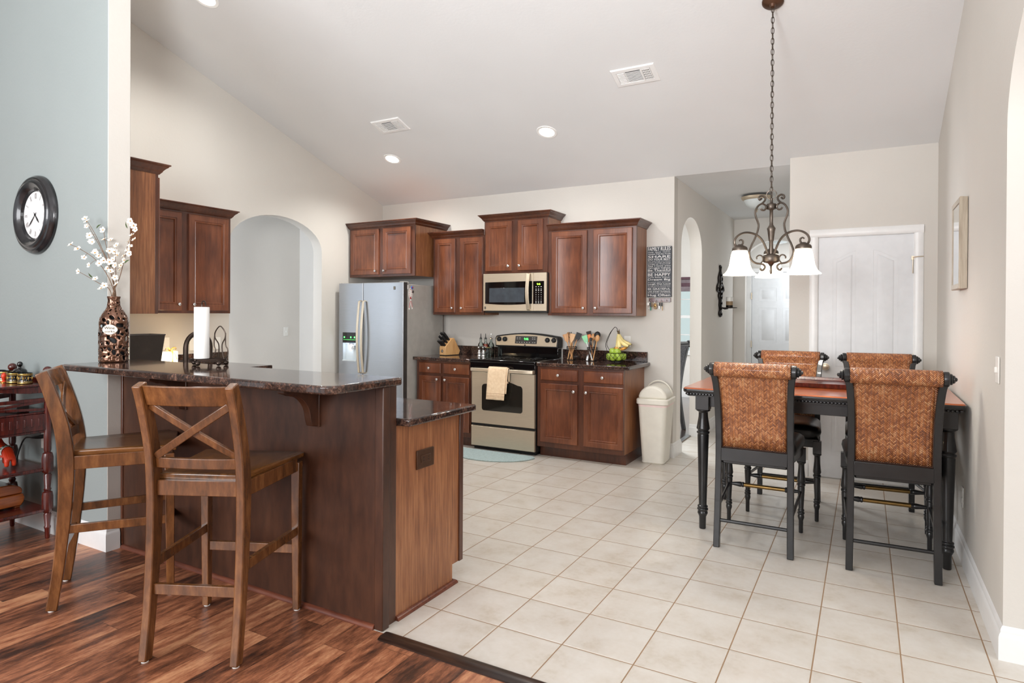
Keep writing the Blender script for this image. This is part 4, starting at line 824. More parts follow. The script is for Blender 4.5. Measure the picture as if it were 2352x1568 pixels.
b.build('lettering', 'lettering', sg, smooth=False)
kr = thing('key_rack', 'narrow dark key rack under the slate sign', 'key rack', (-0.03, YW-0.01, 1.517))
b = MB(); b.box(-0.138, 0.080, YW-0.016, YW-0.001, 1.517, 1.557); b.build('rail', 'mahog', kr, bev=0.002)
HK = (-0.116, -0.062, -0.010, 0.042)
for x in HK: b = MB(); b.tube([(x, YW-0.015, 1.540), (x, YW-0.030, 1.536), (x, YW-0.034, 1.526), (x, YW-0.036, 1.533)], 0.002, 6); b.build('hook', 'chrome', kr)
def keyring(x, label, items):
    t = thing('key_bunch', label, 'keys', (x, YW-0.034, 1.527), group='key bunches on the rack')
    b = MB(); y = YW-0.034; b.tube([(x+0.011*cos(a), y, 1.517+0.011*sin(a)) for a in [2*pi*i/16 for i in range(16)]], 0.0013, 5, closed=True); b.build('ring', 'chrome', t)
    for n_, m_, dx, z0, w_, h_, dy in items:
        b = MB()
        if n_ in ('leather_fob', 'medallion', 'round_fob'): b.ball((x+dx, y-dy, z0-h_/2), (w_/2, 0.003, h_/2), 16, 8)
        else: b.box(x+dx-w_/2, x+dx+w_/2, y-dy-0.002, y-dy+0.002, z0-h_, z0)
        b.build(n_, m_, t, bev=0 if 'fob' in n_ and n_ != 'car_fob' else min(w_, h_)*0.25)
keyring(HK[0], 'keys with a grey fob and teal key on the first hook', [('round_fob', 'white', -0.024, 1.514, 0.026, 0.032, 0.004), ('car_fob', 'dkgrey', 0.004, 1.512, 0.018, 0.042, 0.008), ('key', 'tan', 0.014, 1.512, 0.012, 0.040, 0.003), ('key', 'teal', 0.004, 1.476, 0.010, 0.042, 0.005), ('key', 'chrome', -0.012, 1.476, 0.006, 0.04, 0.002)])
keyring(HK[1], 'keys with an oval tan leather fob on the second hook', [('leather_fob', 'tan', -0.006, 1.512, 0.042, 0.066, 0.005), ('medallion', 'brass', -0.006, 1.498, 0.022, 0.03, 0.009)])
keyring(HK[2], 'keys with black plastic heads on the third hook', [('key_head', 'mblack', -0.012, 1.512, 0.014, 0.034, 0.004), ('key_head', 'mblack', 0.010, 1.510, 0.014, 0.034, 0.007), ('key', 'brass', 0.014, 1.478, 0.006, 0.044, 0.003), ('key', 'chrome', -0.018, 1.482, 0.006, 0.03, 0.002)])
def wall_plate(name, label, c, axis, cat, dbl=False, rocker=True):
    """small white plate; axis is the outward normal: 'x' or '-y'"""
    t = thing(name, label, cat, c, pi/2 if axis == 'x' else (-pi/2 if axis == '-x' else 0), local=True)
    w = 0.058 if dbl else 0.035
    b = MB(); b.box(-w, w, -0.006, 0, -0.057, 0.057); b.build('plate', 'white', t, bev=0.003)
    b = MB()
    if rocker: b.box(-0.006, 0.006, -0.014, -0.005, -0.012, 0.012)
    else:
        for z in (-0.02, 0.02): b.box(-0.016, 0.016, -0.008, -0.005, z-0.013, z+0.013)
    o = b.build('toggle' if rocker else 'socket', 'white', t, bev=0.002)
    return t
wall_plate('outlet', 'white wall outlet behind the hanging bananas', (-0.36, YW-0.001, 1.12), '-y', 'outlet', rocker=False)
wall_plate('outlet', 'white wall outlet behind the dark bin on the left wall', (XL+0.001, 0.885, 1.12), 'x', 'outlet', rocker=False)
wall_plate('outlet', 'double white switch plate behind the bronze faucet', (XL+0.001, 1.165, 1.105), 'x', 'switch', dbl=True)
wall_plate('outlet', 'white wall outlet beside the arch, right of the towel roll', (XL+0.001, 1.385, 1.105), 'x', 'outlet', rocker=False)
wall_plate('light_switch', 'white switch on the wall inside the left arch', (-4.749, 3.225, 1.15), 'x', 'switch')
wall_plate('light_switch', 'white double switch on the right wall above the table corner', (XR-0.001, 0.93, 1.17), '-x', 'switch', dbl=False)
wall_plate('outlet', 'white wall outlet low behind the mahogany cart', (-2.83, YC0-0.001, 0.58), '-y', 'outlet', rocker=False)
wall_plate('outlet', 'white outlet low on the right wall behind the table leg', (XR-0.001, 2.0, 0.36), '-x', 'outlet', rocker=False)

# trash bin
t = thing('trash_can', 'off-white plastic swing-top trash can at the cabinet end', 'trash can', (0.00, 3.50, 0), 0.06, local=True)
def rr(w, d, r, z, n=5):
    p = []
    for cx, cy, a0 in ((w-r, -d+r, -pi/2), (w-r, d-r, 0), (-w+r, d-r, pi/2), (-w+r, -d+r, pi)): p += [(cx+r*cos(a0+pi/2*i/n), cy+r*sin(a0+pi/2*i/n), z) for i in range(n+1)]
    return p
b = MB(); b.rings([rr(0.100, 0.145, 0.04, 0.0), rr(0.108, 0.152, 0.04, 0.012), rr(0.104, 0.148, 0.04, 0.02), rr(0.135, 0.185, 0.04, 0.555)]); b.build('bucket', 'bin', t, ang=40)
b = MB(); b.rings([rr(0.134, 0.184, 0.04, 0.535), rr(0.136, 0.186, 0.04, 0.56)]); b.build('liner_edge', 'pink', t)
b = MB(); b.rings([rr(0.138, 0.19, 0.04, 0.555), rr(0.150, 0.20, 0.045, 0.562), rr(0.150, 0.20, 0.045, 0.60), rr(0.142, 0.192, 0.045, 0.61)]); b.build('rim', 'bin', t, ang=30)
pr = [(-0.135, 0.605)]+[(0.135*cos(pi-pi*i/14), 0.605+0.125*sin(pi*i/14)) for i in range(1, 14)]+[(0.135, 0.605)]
b = MB(); b.prism(pr, 'Y', -0.165, 0.17); b.build('swing_lid', 'bin', t, bev=0.035, bseg=4)
b = MB(); b.tube([(0.13*cos(pi*i/16), 0.10, 0.61+0.145*sin(pi*i/16)) for i in range(17)], 0.006, 8); b.build('bail_handle', 'bin', t)

# ------------------------------------------------------------------ bar stools
def make_stool():
    t = thing('bar_stool', 'stool', 'bar stool', local=True)
    # rear posts: splayed foot, upright seat zone, back leaning away
    line = smoothpts([(0, -0.252, 0.005), (0, -0.222, 0.22), (0, -0.200, 0.48), (0, -0.196, 0.70), (0, -0.215, 0.86), (0, -0.258, 1.02), (0, -0.292, 1.115)], 4)
    for sx in (-1, 1):
        b = MB(); b.strip([(sx*0.19, p.y, p.z) for p in line], 0.034, [0.046+0.02*max(0, 1-abs(p.z-0.7)/0.5) for p in line], (1, 0, 0)); o = b.build('leg', 'stool', t, bev=0.004)
        b = MB(); b.lathe([(0.014, -0.004), (0.014, 0.003)], (sx*0.19, -0.252, 0.004), 10); b.build('glide', 'white', o)
        b = MB(); b.strip([(sx*0.222, 0.238, 0.005), (sx*0.222, 0.232, 0.70)], [0.030, 0.040], [0.034, 0.044], (1, 0, 0)); o = b.build('leg', 'stool', t, bev=0.003)
        b = MB(); b.lathe([(0.014, -0.004), (0.014, 0.003)], (sx*0.222, 0.238, 0.004), 10); b.build('glide', 'white', o)
    def yat(z):
        for a, c in zip(line, line[1:]):
            if a.z <= z <= c.z: u = (z-a.z)/(c.z-a.z); return a.y+(c.y-a.y)*u
        return line[-1].y
    def curved(z, h, d, bow, name, th=0.022):
        b = MB(); n = 10; lo = []
        for i in range(n+1):
            x = -0.173+0.346*i/n; k = bow*(1-(x/0.173)**2); y0, y1 = yat(z)-k, yat(min(z+h, 1.11))-k
            lo.append([(x, y0-th/2, z), (x, y0+th/2, z), (x, y1+th/2, z+h), (x, y1-th/2, z+h)])
        b.rings(lo); return b.build(name, 'stool', t, bev=0.003)
    curved(1.030, 0.080, 0.02, 0.022, 'top_rail'); curved(0.768, 0.044, 0.02, 0.016, 'lower_back_rail')
    for sx, dy in ((1, 0.008), (-1, -0.006)):
        b = MB(); pts = [(sx*(-0.17+0.34*i/8), yat(0.815+0.215*i/8)-0.014*(1-((i-4)/4)**2)-dy, 0.815+0.215*i/8) for i in range(9)]
        b.strip(pts, 0.014, 0.032, (0, 1, 0.3)); b.build('cross_brace', 'stool', t, bev=0.003)
    b = MB(); pr = [(-0.178, -0.186), (0.178, -0.186), (0.245, 0.262), (-0.245, 0.262)]
    b.rings([[(x*0.985, y, 0.715) for x, y in pr], [(x, y, 0.720) for x, y in pr], [(x, y, 0.738) for x, y in pr], [(x*0.96, y*0.97, 0.742) for x, y in pr], [(x*0.6, y*0.6, 0.734) for x, y in pr]]); b.build('seat', 'seatw', t, bev=0.004)
    b = MB(); b.bar((-0.173, -0.196, 0.685), (0.173, -0.196, 0.688), 0.022, 0.062); b.build('apron', 'stool', t, bev=0.002)
    b = MB(); b.bar((-0.205, 0.234, 0.685), (0.205, 0.234, 0.688), 0.022, 0.062); b.build('apron', 'stool', t, bev=0.002)
    for sx in (-1, 1):
        b = MB(); b.bar((sx*0.190, -0.18, 0.685), (sx*0.222, 0.215, 0.688), 0.022, 0.062); b.build('apron', 'stool', t, bev=0.002)
        b = MB(); b.bar((sx*0.190, yat(0.375), 0.375), (sx*0.222, 0.234, 0.375), 0.020, 0.040); b.build('stretcher', 'stool', t, bev=0.002)
    b = MB(); b.bar((-0.175, yat(0.280), 0.280), (0.175, yat(0.280), 0.280), 0.020, 0.042); b.build('stretcher', 'stool', t, bev=0.002)
    b = MB(); b.bar((-0.205, 0.236, 0.290), (0.205, 0.236, 0.290), 0.020, 0.042); b.build('stretcher', 'stool', t, bev=0.002)
    return t
st = make_stool(); st.location = (-0.699, -0.641, 0); st.rotation_euler.z = radians(24.1)
st['label'] = 'nearer brown wooden bar stool, back to the camera, under the bar'; st['group'] = 'cross-back bar stools'
place(st, (-1.585, -0.598, 0), radians(-34), 'farther brown wooden bar stool seen from the side beside the cart', 'cross-back bar stools')

# ------------------------------------------------------------------ counter-height dining set
def turned_leg(b, x, y, ztop, s=1.0, block=0.09, half=0.042):
    b.box(x-half, x+half, y-half, y+half, ztop-block, ztop)
    z = ztop-block
    P = [(0.040*s, z), (0.040*s, z-0.008), (0.030*s, z-0.014), (0.026*s, z-0.020), (0.027*s, z-0.05), (0.034*s, z-0.10), (0.038*s, z-0.125), (0.030*s, z-0.138), (0.029*s, z-0.141), (0.037*s, z-0.146), (0.036*s, z-0.155), (0.030*s, z-0.160), (0.032*s, z-0.17), (0.022*s, 0.155), (0.029*s, 0.150), (0.029*s, 0.142), (0.024*s, 0.139), (0.031*s, 0.132), (0.031*s, 0.124), (0.024*s, 0.120), (0.028*s, 0.112), (0.029*s, 0.102), (0.020*s, 0.080), (0.019*s, 0.005), (0.017*s, 0.0)]
    b.lathe(P[::-1], (x, y, 0), 20)
TX0, TX1, TY0, TY1, TZ = 0.70, 2.215, 1.70, 2.62, 0.925
tb = thing('dining_table', 'counter-height dining table with cherry top and black turned legs', 'table', ((TX0+TX1)/2, (TY0+TY1)/2, 0))
def plan(i, z, r=0.03):
    p = []
    for cx, cy, a0 in ((TX1-r-i, TY0+r+i, -pi/2), (TX1-r-i, TY1-r-i, 0), (TX0+r+i, TY1-r-i, pi/2), (TX0+r+i, TY0+r+i, pi)): p += [(cx+r*cos(a0+pi/2*k/4), cy+r*sin(a0+pi/2*k/4), z) for k in range(5)]
    return p
b = MB(); b.rings([plan(0.004, TZ-0.030), plan(0, TZ-0.024), plan(0, TZ-0.008), plan(0.006, TZ)]); b.mi = 0
o = b.build('tabletop', ['tabletop'], tb, ang=30)
b = MB(); b.rings([plan(0.0022, TZ-0.0305), plan(-0.0012, TZ-0.024), plan(-0.0012, TZ-0.010), plan(0.003, TZ-0.004)], False, False); b.build('edge_band', 'black', o)
b = MB(); b.rings([plan(0.020, TZ-0.055), plan(0.020, TZ-0.030)]); b.build('subtop', 'black', tb)
b = MB()
x = TX0+0.03
while x < TX1-0.02:
    for y in (TY0+0.018, TY1-0.018): b.ball((x, y, TZ-0.042), (0.0105, 0.007, 0.008), 6, 4)
    x += 0.0195
y = TY0+0.03
while y < TY1-0.02:
    for x in (TX0+0.018, TX1-0.018): b.ball((x, y, TZ-0.042), (0.007, 0.0105, 0.008), 6, 4)
    y += 0.0195
b.build('rope_moulding', 'black', tb)
b = MB()
for y in (TY0+0.09, TY1-0.09): b.box(TX0+0.12, TX1-0.12, y-0.011, y+0.011, TZ-0.125, TZ-0.055)
for x in (TX0+0.115, TX1-0.075): b.box(x-0.011, x+0.011, TY0+0.09, TY1-0.09, TZ-0.125, TZ-0.055)
b.build('apron', 'black', tb, bev=0.003)
for x in (TX0+0.115, TX1-0.075):
    for y in (TY0+0.085, TY1-0.085): b = MB(); turned_leg(b, x, y, TZ-0.055, 1.12); b.build('leg', 'black', tb, ang=30, bev=0.002)
t = thing('serving_tray', 'dark wooden rectangular tray lying on the dining table', 'tray', (1.50, 2.36, TZ+0.001))
b = MB(); b.rings([[(x, y, z) for x, y in ((1.22+i, 2.10+i), (1.80-i, 2.10+i), (1.80-i, 2.58-i), (1.22+i, 2.58-i))] for i, z in ((0.012, TZ+0.001), (0, TZ+0.032), (0.012, TZ+0.032), (0.022, TZ+0.012))]); b.build('tray_body', 'mahog', t, bev=0.002)

def make_chair():
    t = thing('dining_chair', 'chair', 'dining chair', local=True)
    post = smoothpts([(0.205, -0.268, 0), (0.202, -0.250, 0.25), (0.200, -0.238, 0.50), (0.199, -0.250, 0.72), (0.202, -0.285, 0.91), (0.208, -0.318, 1.01), (0.218, -0.332, 1.058)], 4)
    for sx in (-1, 1):
        b = MB(); b.strip([(sx*p.x, p.y, p.z) for p in post], 0.036, 0.040, (1, 0, 0)); b.build('leg', 'black', t, bev=0.004)
        b = MB(); turned_leg(b, sx*0.222, 0.245, 0.545, 0.68, 0.085, 0.026); b.build('leg', 'black', t, ang=30, bev=0.002)
        b = MB(); b.tube([(sx*0.205, -0.245, 0.225), (sx*0.222, 0.245, 0.265)], 0.010, 8); b.build('stretcher', 'black', t)
        # stepped finial closing the rolled top
        b = MB(); b.lathe([(0.036, 0.0), (0.038, 0.006), (0.038, 0.030), (0.033, 0.036), (0.026, 0.037), (0.029, 0.044), (0.026, 0.052), (0.019, 0.053), (0.021, 0.060), (0.017, 0.067), (0.010, 0.068), (0.010, 0.076), (0.004, 0.081)], (0, 0, 0), 22, 'X')
        b.xf(0, Matrix.Translation((sx*0.211, -0.345, 1.077)) @ Matrix.Scale(0.74*sx, 4, (1, 0, 0))); b.build('finial', 'black', t, ang=30)
    b = MB(); b.tube([(-0.2, -0.259, 0.160), (0.2, -0.259, 0.160)], 0.0105, 8); b.build('stretcher', 'black', t)
    b = MB(); b.lathe([(0.013, -0.130), (0.013, 0.130)], (0, 0.245, 0.262), 14, 'X'); fr = b.build('brass_footrest', 'brass', t)
    for sx in (-1, 1):
        b = MB(); b.lathe([(r, sx*h) for r, h in ((0.014, 0.126), (0.0175, 0.130), (0.0175, 0.136), (0.015, 0.140), (0.0175, 0.150), (0.010, 0.200), (0.008, 0.222))], (0, 0.245, 0.262), 14, 'X'); b.build('turned_end', 'black', fr)
    # woven back: flat sheet rising into a backward roll
    prof = [(-0.232, 0.597), (-0.240, 0.70), (-0.258, 0.82), (-0.288, 0.94), (-0.310, 1.01)]
    cy, cz, rr_ = -0.345, 1.077, 0.036
    prof = prof+[(cy+rr_*cos(a), cz+rr_*sin(a)) for a in [radians(-40+22*i) for i in range(0, 15)]]
    me = bpy.data.meshes.new('woven_back'); bm = bmesh.new(); uvl = bm.loops.layers.uv.new('UVMap'); n = 10; arcl = [0]
    for p0, p1 in zip(prof, prof[1:]): arcl.append(arcl[-1]+sqrt((p1[0]-p0[0])**2+(p1[1]-p0[1])**2))
    def hw(z, j): return 0.186 if z < 0.86 else 0.186+0.022*min(1, (z-0.86)/0.15)**2 if j < 5 else 0.208
    grid = []
    for j, (y, z) in enumerate(prof):
        w_ = hw(z, j); grid.append([bm.verts.new((-w_+2*w_*i/n, y, z)) for i in range(n+1)])
    for j in range(len(prof)-1):
        for i in range(n):
            f_ = bm.faces.new([grid[j][i], grid[j][i+1], grid[j+1][i+1], grid[j+1][i]])
            for lp, (jj, ii) in zip(f_.loops, ((j, i), (j, i+1), (j+1, i+1), (j+1, i))): lp[uvl].uv = (grid[jj][ii].co.x, arcl[jj])
    bm.to_mesh(me); bm.free(); me.materials.append(M['wicker'])
    for p in me.polygons: p.use_smooth = True
    o = bpy.data.objects.new('woven_back', me); COL.objects.link(o); o.parent = t
    md = o.modifiers.new('thickness', 'SOLIDIFY'); md.thickness = 0.014; md.offset = 0
    b = MB()
    for sx in (-1, 1): b.tube([(sx*hw(z, j)*0.985, y-0.009, z) for j, (y, z) in enumerate(prof[:5])], 0.005, 6)
    b.tube([(-0.183, -0.241, 0.600), (0.183, -0.241, 0.600)], 0.005, 6); b.build('braided_edge', 'espresso', o)
    b = MB(); b.box(-0.185, 0.185, -0.262, -0.226, 0.520, 0.598); b.build('back_rail', 'black', t, bev=0.003)
    b = MB(); b.rings([[(x, y, z) for x, y in ((-0.18, -0.235), (0.18, -0.235), (0.235, 0.262), (-0.235, 0.262))] for z in (0.500, 0.560)]); b.build('seat_frame', 'black', t, bev=0.006)
    b = MB(); L = []
    base = rr(0.232, 0.255, 0.07, 0, 5)
    for k, z in ((0.97, 0.558), (1.04, 0.575), (1.07, 0.600), (1.05, 0.625), (0.96, 0.643), (0.75, 0.656), (0.35, 0.663)): L.append([(x*k*(1-0.10*(0.25-y)/0.5), y*k*(0.80 if y < 0 else 1.0)+0.014, z) for x, y, _ in base])
    b.rings(L); b.build('seat_cushion', 'leather', t, ang=60)
    return t
ch = make_chair(); ch.location = (1.164, 1.768, 0); ch.rotation_euler.z = radians(0.5); G = 'rattan-back dining chairs'
ch['label'] = 'woven-back dining chair on the near side of the table, nearer the kitchen'; ch['group'] = G
place(ch, (1.864, 1.781, 0), radians(1.8), 'woven-back dining chair on the near side of the table, nearer the wall', G)
place(ch, (1.233, 2.557, 0), pi+0.01, 'woven-back dining chair across the table, in front of the hall opening', G)
place(ch, (1.850, 2.614, 0), pi+0.08, 'woven-back dining chair across the table, in front of the white door', G)

# ------------------------------------------------------------------ chandelier
CX, CY = 1.216, 1.83
cd = thing('chandelier', 'three-light scrolled bronze chandelier hanging on a chain over the table', 'chandelier', (CX, CY, 1.6))
zc = vz(CY)
b = MB(); b.lathe([(0.065, 0.0), (0.064, -0.010), (0.050, -0.022), (0.02, -0.030), (0.012, -0.045)], (0, 0, 0), 28); b.xf(0, Matrix.Translation((CX, CY, zc)) @ Matrix.Rotation(-atan(1/3), 4, 'X')); b.build('canopy', 'brownplate', cd)
b = MB(); n = 36; z0 = 2.135; z1 = zc-0.035; L_ = (z1-z0)/n
for i in range(n):
    zc_ = z0+L_*(i+0.5); pts = []
    for q in range(12): a = 2*pi*q/12; u, v = 0.0085*cos(a), (L_*0.66)*sin(a); pts.append((CX+(u if i % 2 else u*0.25), CY+(u*0.25 if i % 2 else u), zc_+v))
    b.tube(pts, 0.0022, 5, closed=True)
b.tube([(CX+0.003*sin(i*1.1), CY, z0-0.02+(z1-z0+0.04)*i/30) for i in range(31)], 0.0022, 5)
b.build('chain', 'chand', cd)
def cz(y): return 1.77+(1100-y)*0.000417
b = MB(); b.tube([(CX+0.030*cos(a), CY+0.004, cz(180)+0.030*sin(a)) for a in [2*pi*i/20 for i in range(20)]], 0.0028, 6, closed=True); b.build('top_loop', 'chand', cd)
prof = [(0.003, 1.655), (0.006, 1.66), (0.008, 1.675), (0.004, 1.700), (0.012, 1.712), (0.020, 1.722), (0.046, 1.730), (0.050, 1.738), (0.050, 1.765), (0.046, 1.772), (0.044, 1.776), (0.030, 1.780), (0.013, 1.783), (0.012, 1.86), (0.015, 1.865), (0.016, 1.872), (0.022, 1.925), (0.026, 1.942), (0.022, 1.948), (0.012, 1.965), (0.010, 1.98), (0.010, 2.055), (0.016, 2.060), (0.027, 2.063), (0.030, 2.070), (0.031, 2.090), (0.027, 2.096), (0.012, 2.100), (0.008, 2.108), (0.009, 2.13), (0.002, 2.135)]
b = MB(); b.lathe(prof, (CX, CY, 0), 24); b.build('centre_column', 'chand', cd, ang=50)
vd = Vector((-0.12, 0.993, 0))   # one light behind, two in front
def chp(x, y, d): r = (885-x)*0.000434; return (CX+d.x*r, CY+d.y*r, cz(y))
for k in range(3):
    a = 2*pi*k/3; d = Vector((vd.x*cos(a)-vd.y*sin(a), vd.x*sin(a)+vd.y*cos(a), 0)); sd = Vector((-d.y, d.x, 0))
    pts = smoothpts([chp(*q, d) for q in ((838, 1085), (815, 1010), (760, 890), (690, 810), (600, 768), (500, 758), (410, 785), (345, 840), (322, 905), (345, 960), (395, 972), (440, 940), (452, 890), (420, 868), (395, 885))], 5)
    b = MB(); b.tube(pts, [0.0068-0.0025*max(0, (i/len(pts))-0.7)*3 for i in range(len(pts))], 8); o = b.build('light_arm', 'chand', cd)
    pts = smoothpts([chp(*q, d) for q in ((735, 240), (705, 262), (690, 240), (705, 210), (745, 200), (785, 225), (785, 265), (745, 312), (690, 345), (650, 400), (636, 460), (650, 530), (675, 590), (688, 650), (672, 740), (630, 850), (585, 940), (552, 1040), (560, 1120), (600, 1185), (660, 1215), (720, 1222), (770, 1235), (792, 1270), (770, 1310), (738, 1318), (722, 1290))], 4)
    b = MB(); b.tube(pts, 0.0062, 8); b.tube(smoothpts([chp(*q, d) for q in ((745, 318), (790, 340), (803, 380), (775, 414), (735, 412), (722, 385))], 4), 0.0058, 8); b.tube(smoothpts([chp(*q, d) for q in ((720, 1222), (755, 1180), (758, 1130), (730, 1098), (690, 1100), (662, 1130), (668, 1152))], 4), 0.0045, 8); b.build('scroll', 'chand', cd)
    lx, ly = CX+d.x*0.2085, CY+d.y*0.2085
    b = MB(); b.lathe([(0.012, 1.838), (0.020, 1.832), (0.040, 1.822), (0.046, 1.812), (0.046, 1.800), (0.040, 1.796)], (lx, ly, 0), 24); sc = b.build('shade_holder', 'chand', cd)
    sp = [(0.036, 1.802), (0.044, 1.794), (0.051, 1.772), (0.056, 1.740), (0.062, 1.705), (0.073, 1.676), (0.086, 1.659), (0.098, 1.650), (0.0985, 1.646)]
    b = MB(); b.lathe(sp, (lx, ly, 0), 32, cap=False); b.build('glass_shade', 'shade', cd, solid=0.003)
    b = MB(); b.ball((lx, ly, 1.735), (0.026, 0.026, 0.034), 12, 8); b.build('bulb', 'lens', cd)
    lamp('POINT', 'chandelier_bulb', (lx-CX, ly-CY, 1.655-1.6), 5, (1.0, 0.96, 0.9), parent=cd, shadow_soft_size=0.035)

# ------------------------------------------------------------------ ceiling fittings on the slope
SL = -atan(1/3)
def vent(x, y, label):
    t = thing('ceiling_vent', label, 'air vent', (x, y, vz(y)), rx=SL, local=True, group='white ceiling vents')
    b = MB(); b.rings([[(-0.17+i, -0.10+i, z), (0.17-i, -0.10+i, z), (0.17-i, 0.10-i, z), (-0.17+i, 0.10-i, z)] for i, z in ((0, 0.0), (0.0, -0.004), (0.006, -0.010), (0.035, -0.011), (0.038, -0.004))]); b.build('frame', 'trim', t)
    b = MB(); b.box(-0.062, 0.055, -0.058, 0.058, -0.0085, -0.004); b.box(0.068, 0.125, -0.058, 0.058, -0.0085, -0.004); b.build('dark_opening', 'mblack', t)
    b = MB()
    for i in range(9): y_ = -0.058+0.116*(i+0.5)/9; b.box(-0.064, 0.057, y_-0.0024, y_+0.0024, -0.0115, -0.0075); 
    for i in range(6): y_ = -0.058+0.116*i/5; b.box(0.066, 0.127, y_-0.003, y_+0.003, -0.0115, -0.0075)
    for i in range(6): x_ = 0.068+0.057*i/5; b.box(x_-0.003, x_+0.003, -0.06, 0.06, -0.0125, -0.0065)
    b.box(0.055, 0.068, -0.062, 0.062, -0.0125, -0.004)
    for i in range(7): y_ = -0.05+0.1*i/6; b.box(-0.128, -0.072, y_-0.004, y_+0.004, -0.0125, -0.0065)
    b.build('louvre_slats', 'trim', t)
vent(-2.275, 2.318, 'white ceiling vent nearer the left wall, above the refrigerator'); vent(0.186, 2.250, 'white ceiling vent nearer the chandelier chain')
def downlight(x, y, label, e):
    t = thing('recessed_light', label, 'ceiling light', (x, y, vz(y)), rx=SL, local=True, group='recessed ceiling lights')
    b = MB(); b.lathe([(0.070, 0.002), (0.070, -0.004), (0.092, -0.006), (0.096, -0.003), (0.096, 0.002)], (0, 0, 0), 32, cap=False); b.build('trim_ring', 'trim', t)
    b = MB(); b.lathe([(0.072, -0.001), (0.060, -0.007), (0.02, -0.010), (0.001, -0.010)], (0, 0, 0), 32); b.build('lens', 'lens', t)
    lamp('SPOT', 'downlight_beam', (0, 0, -0.03), e, (1.0, 0.98, 0.94), parent=t, rot=(-SL, 0, 0), spot_size=radians(150), spot_blend=0.8, shadow_soft_size=0.07)
downlight(-2.675, 2.823, 'glowing recessed light above the refrigerator end of the kitchen', 95)
downlight(-0.815, 2.761, 'glowing recessed light above the range', 50)
downlight(-2.64, 0.615, 'glowing recessed light cut off at the top of the picture', 95)

# ------------------------------------------------------------------ hall fittings
t = thing('semi_flush_light', 'unlit nickel ceiling light with frosted bowl in the hall', 'ceiling light', (0.665, 5.08, 2.74), local=True)
b = MB(); b.lathe([(0.05, 0.0), (0.06, -0.01), (0.15, -0.02), (0.168, -0.028), (0.160, -0.045), (0.145, -0.060), (0.130, -0.065)], seg=36); b.build('pan', 'steel', t)
b = MB(); b.lathe([(0.138, -0.060), (0.130, -0.080), (0.105, -0.120), (0.06, -0.148), (0.012, -0.158)], seg=36); b.build('glass_bowl', 'frost', t)
b = MB(); b.lathe([(0.014, -0.155), (0.018, -0.165), (0.008, -0.175), (0.010, -0.185), (0.002, -0.198)], seg=14); b.build('finial', 'steel', t)
t = thing('flush_light', 'round bronze-rimmed ceiling light above the far six-panel door', 'ceiling light', (0.62, 7.42, 2.50), local=True)
b = MB(); b.lathe([(0.17, 0.0), (0.18, -0.02), (0.165, -0.035)], seg=32); b.build('rim', 'bronze', t); b = MB(); b.lathe([(0.16, -0.03), (0.12, -0.065), (0.01, -0.085)], seg=32); b.build('glass_bowl', 'frost', t)
t = thing('wall_sconce', 'ornate dark iron candle sconce on the hall wall', 'sconce', (XH, 5.91, 1.364))
b = MB(); y = 5.91; x = XH+0.012
outline = smoothpts([(0, y, 1.37), (0, y+0.035, 1.40), (0, y+0.012, 1.46), (0, y+0.03, 1.52), (0, y+0.02, 1.58), (0, y+0.05, 1.63), (0, y+0.04, 1.68), (0, y+0.095, 1.70), (0, y+0.085, 1.76), (0, y+0.05, 1.80), (0, y+0.055, 1.86), (0, y+0.025, 1.92), (0, y+0.008, 1.96), (0, y+0.02, 2.01), (0, y, 2.02)], 3)
for sgn in (-1, 1): b.tube([(x, y+2.2*sgn*(p.y-y), p.z) for p in outline], 0.010, 6)
for zz, rr_ in ((1.40, 0.022), (1.47, 0.018), (1.54, 0.022), (1.61, 0.024), (1.665, 0.03), (1.73, 0.045), (1.79, 0.028), (1.845, 0.032), (1.90, 0.018)): b.tube([(x+0.012, y+2.0*rr_*cos(a), zz+rr_*1.1*sin(a)) for a in [2*pi*i/14 for i in range(14)]], 0.0085, 6, closed=True)
for sgn in (-1, 1): b.tube([(x, y+2.2*sgn*(0.05+0.03*cos(a)*(1-i/22)), 1.70+0.05*sin(a)*(1-i/22)) for i, a in enumerate([pi*1.8*q/18 for q in range(19)])], 0.007, 6)
b.tube([(x, y, 1.37), (x, y, 2.01)], 0.008, 6); b.build('scrollwork', 'iron', t)
b = MB(); b.tube(smoothpts([(x, y, 1.50), (XH+0.06, y, 1.47), (XH+0.11, y+0.0, 1.475)], 5), 0.008, 6); b.lathe([(0.02, 1.475), (0.09, 1.480), (0.095, 1.488), (0.088, 1.486), (0.02, 1.482)], (XH+0.125, y, 0), 24); b.lathe([(0.043, 1.482), (0.043, 1.515)], (XH+0.125, y, 0), 20); b.build('candle_plate', 'iron', t)
t = thing('candle', 'two-tone cream pillar candle on the hall sconce', 'candle', (XH+0.125, 5.91, 1.5155)); b = MB(); b.lathe([(0.042, 1.5155), (0.042, 1.565)], (XH+0.125, 5.91, 0), 20); b.build('tan_base', 'tan', t); b = MB(); b.lathe([(0.042, 1.565), (0.042, 1.615), (0.036, 1.62), (0.01, 1.612)], (XH+0.125, 5.91, 0), 20); b.build('wax', 'white', t)
t = thing('wall_mirror', 'small mirror in a pale grey wood frame on the right wall', 'mirror', (XR, 2.07, 1.555))
b = MB(); y0, y1, z0, z1 = 1.885, 2.250, 1.553, 2.070
b.rings([[(XR-xx, y0+i, z0+i), (XR-xx, y1-i, z0+i), (XR-xx, y1-i, z1-i), (XR-xx, y0+i, z1-i)] for i, xx in ((0.002, 0.003), (0, 0.038), (0.004, 0.042), (0.030, 0.041), (0.032, 0.036))]); b.build('frame', 'framew', t, ang=25)
b = MB(); b.box(XR-0.0375, XR-0.034, y0+0.028, y1-0.028, z0+0.028, z1-0.028); b.build('glass', 'mirror', t)

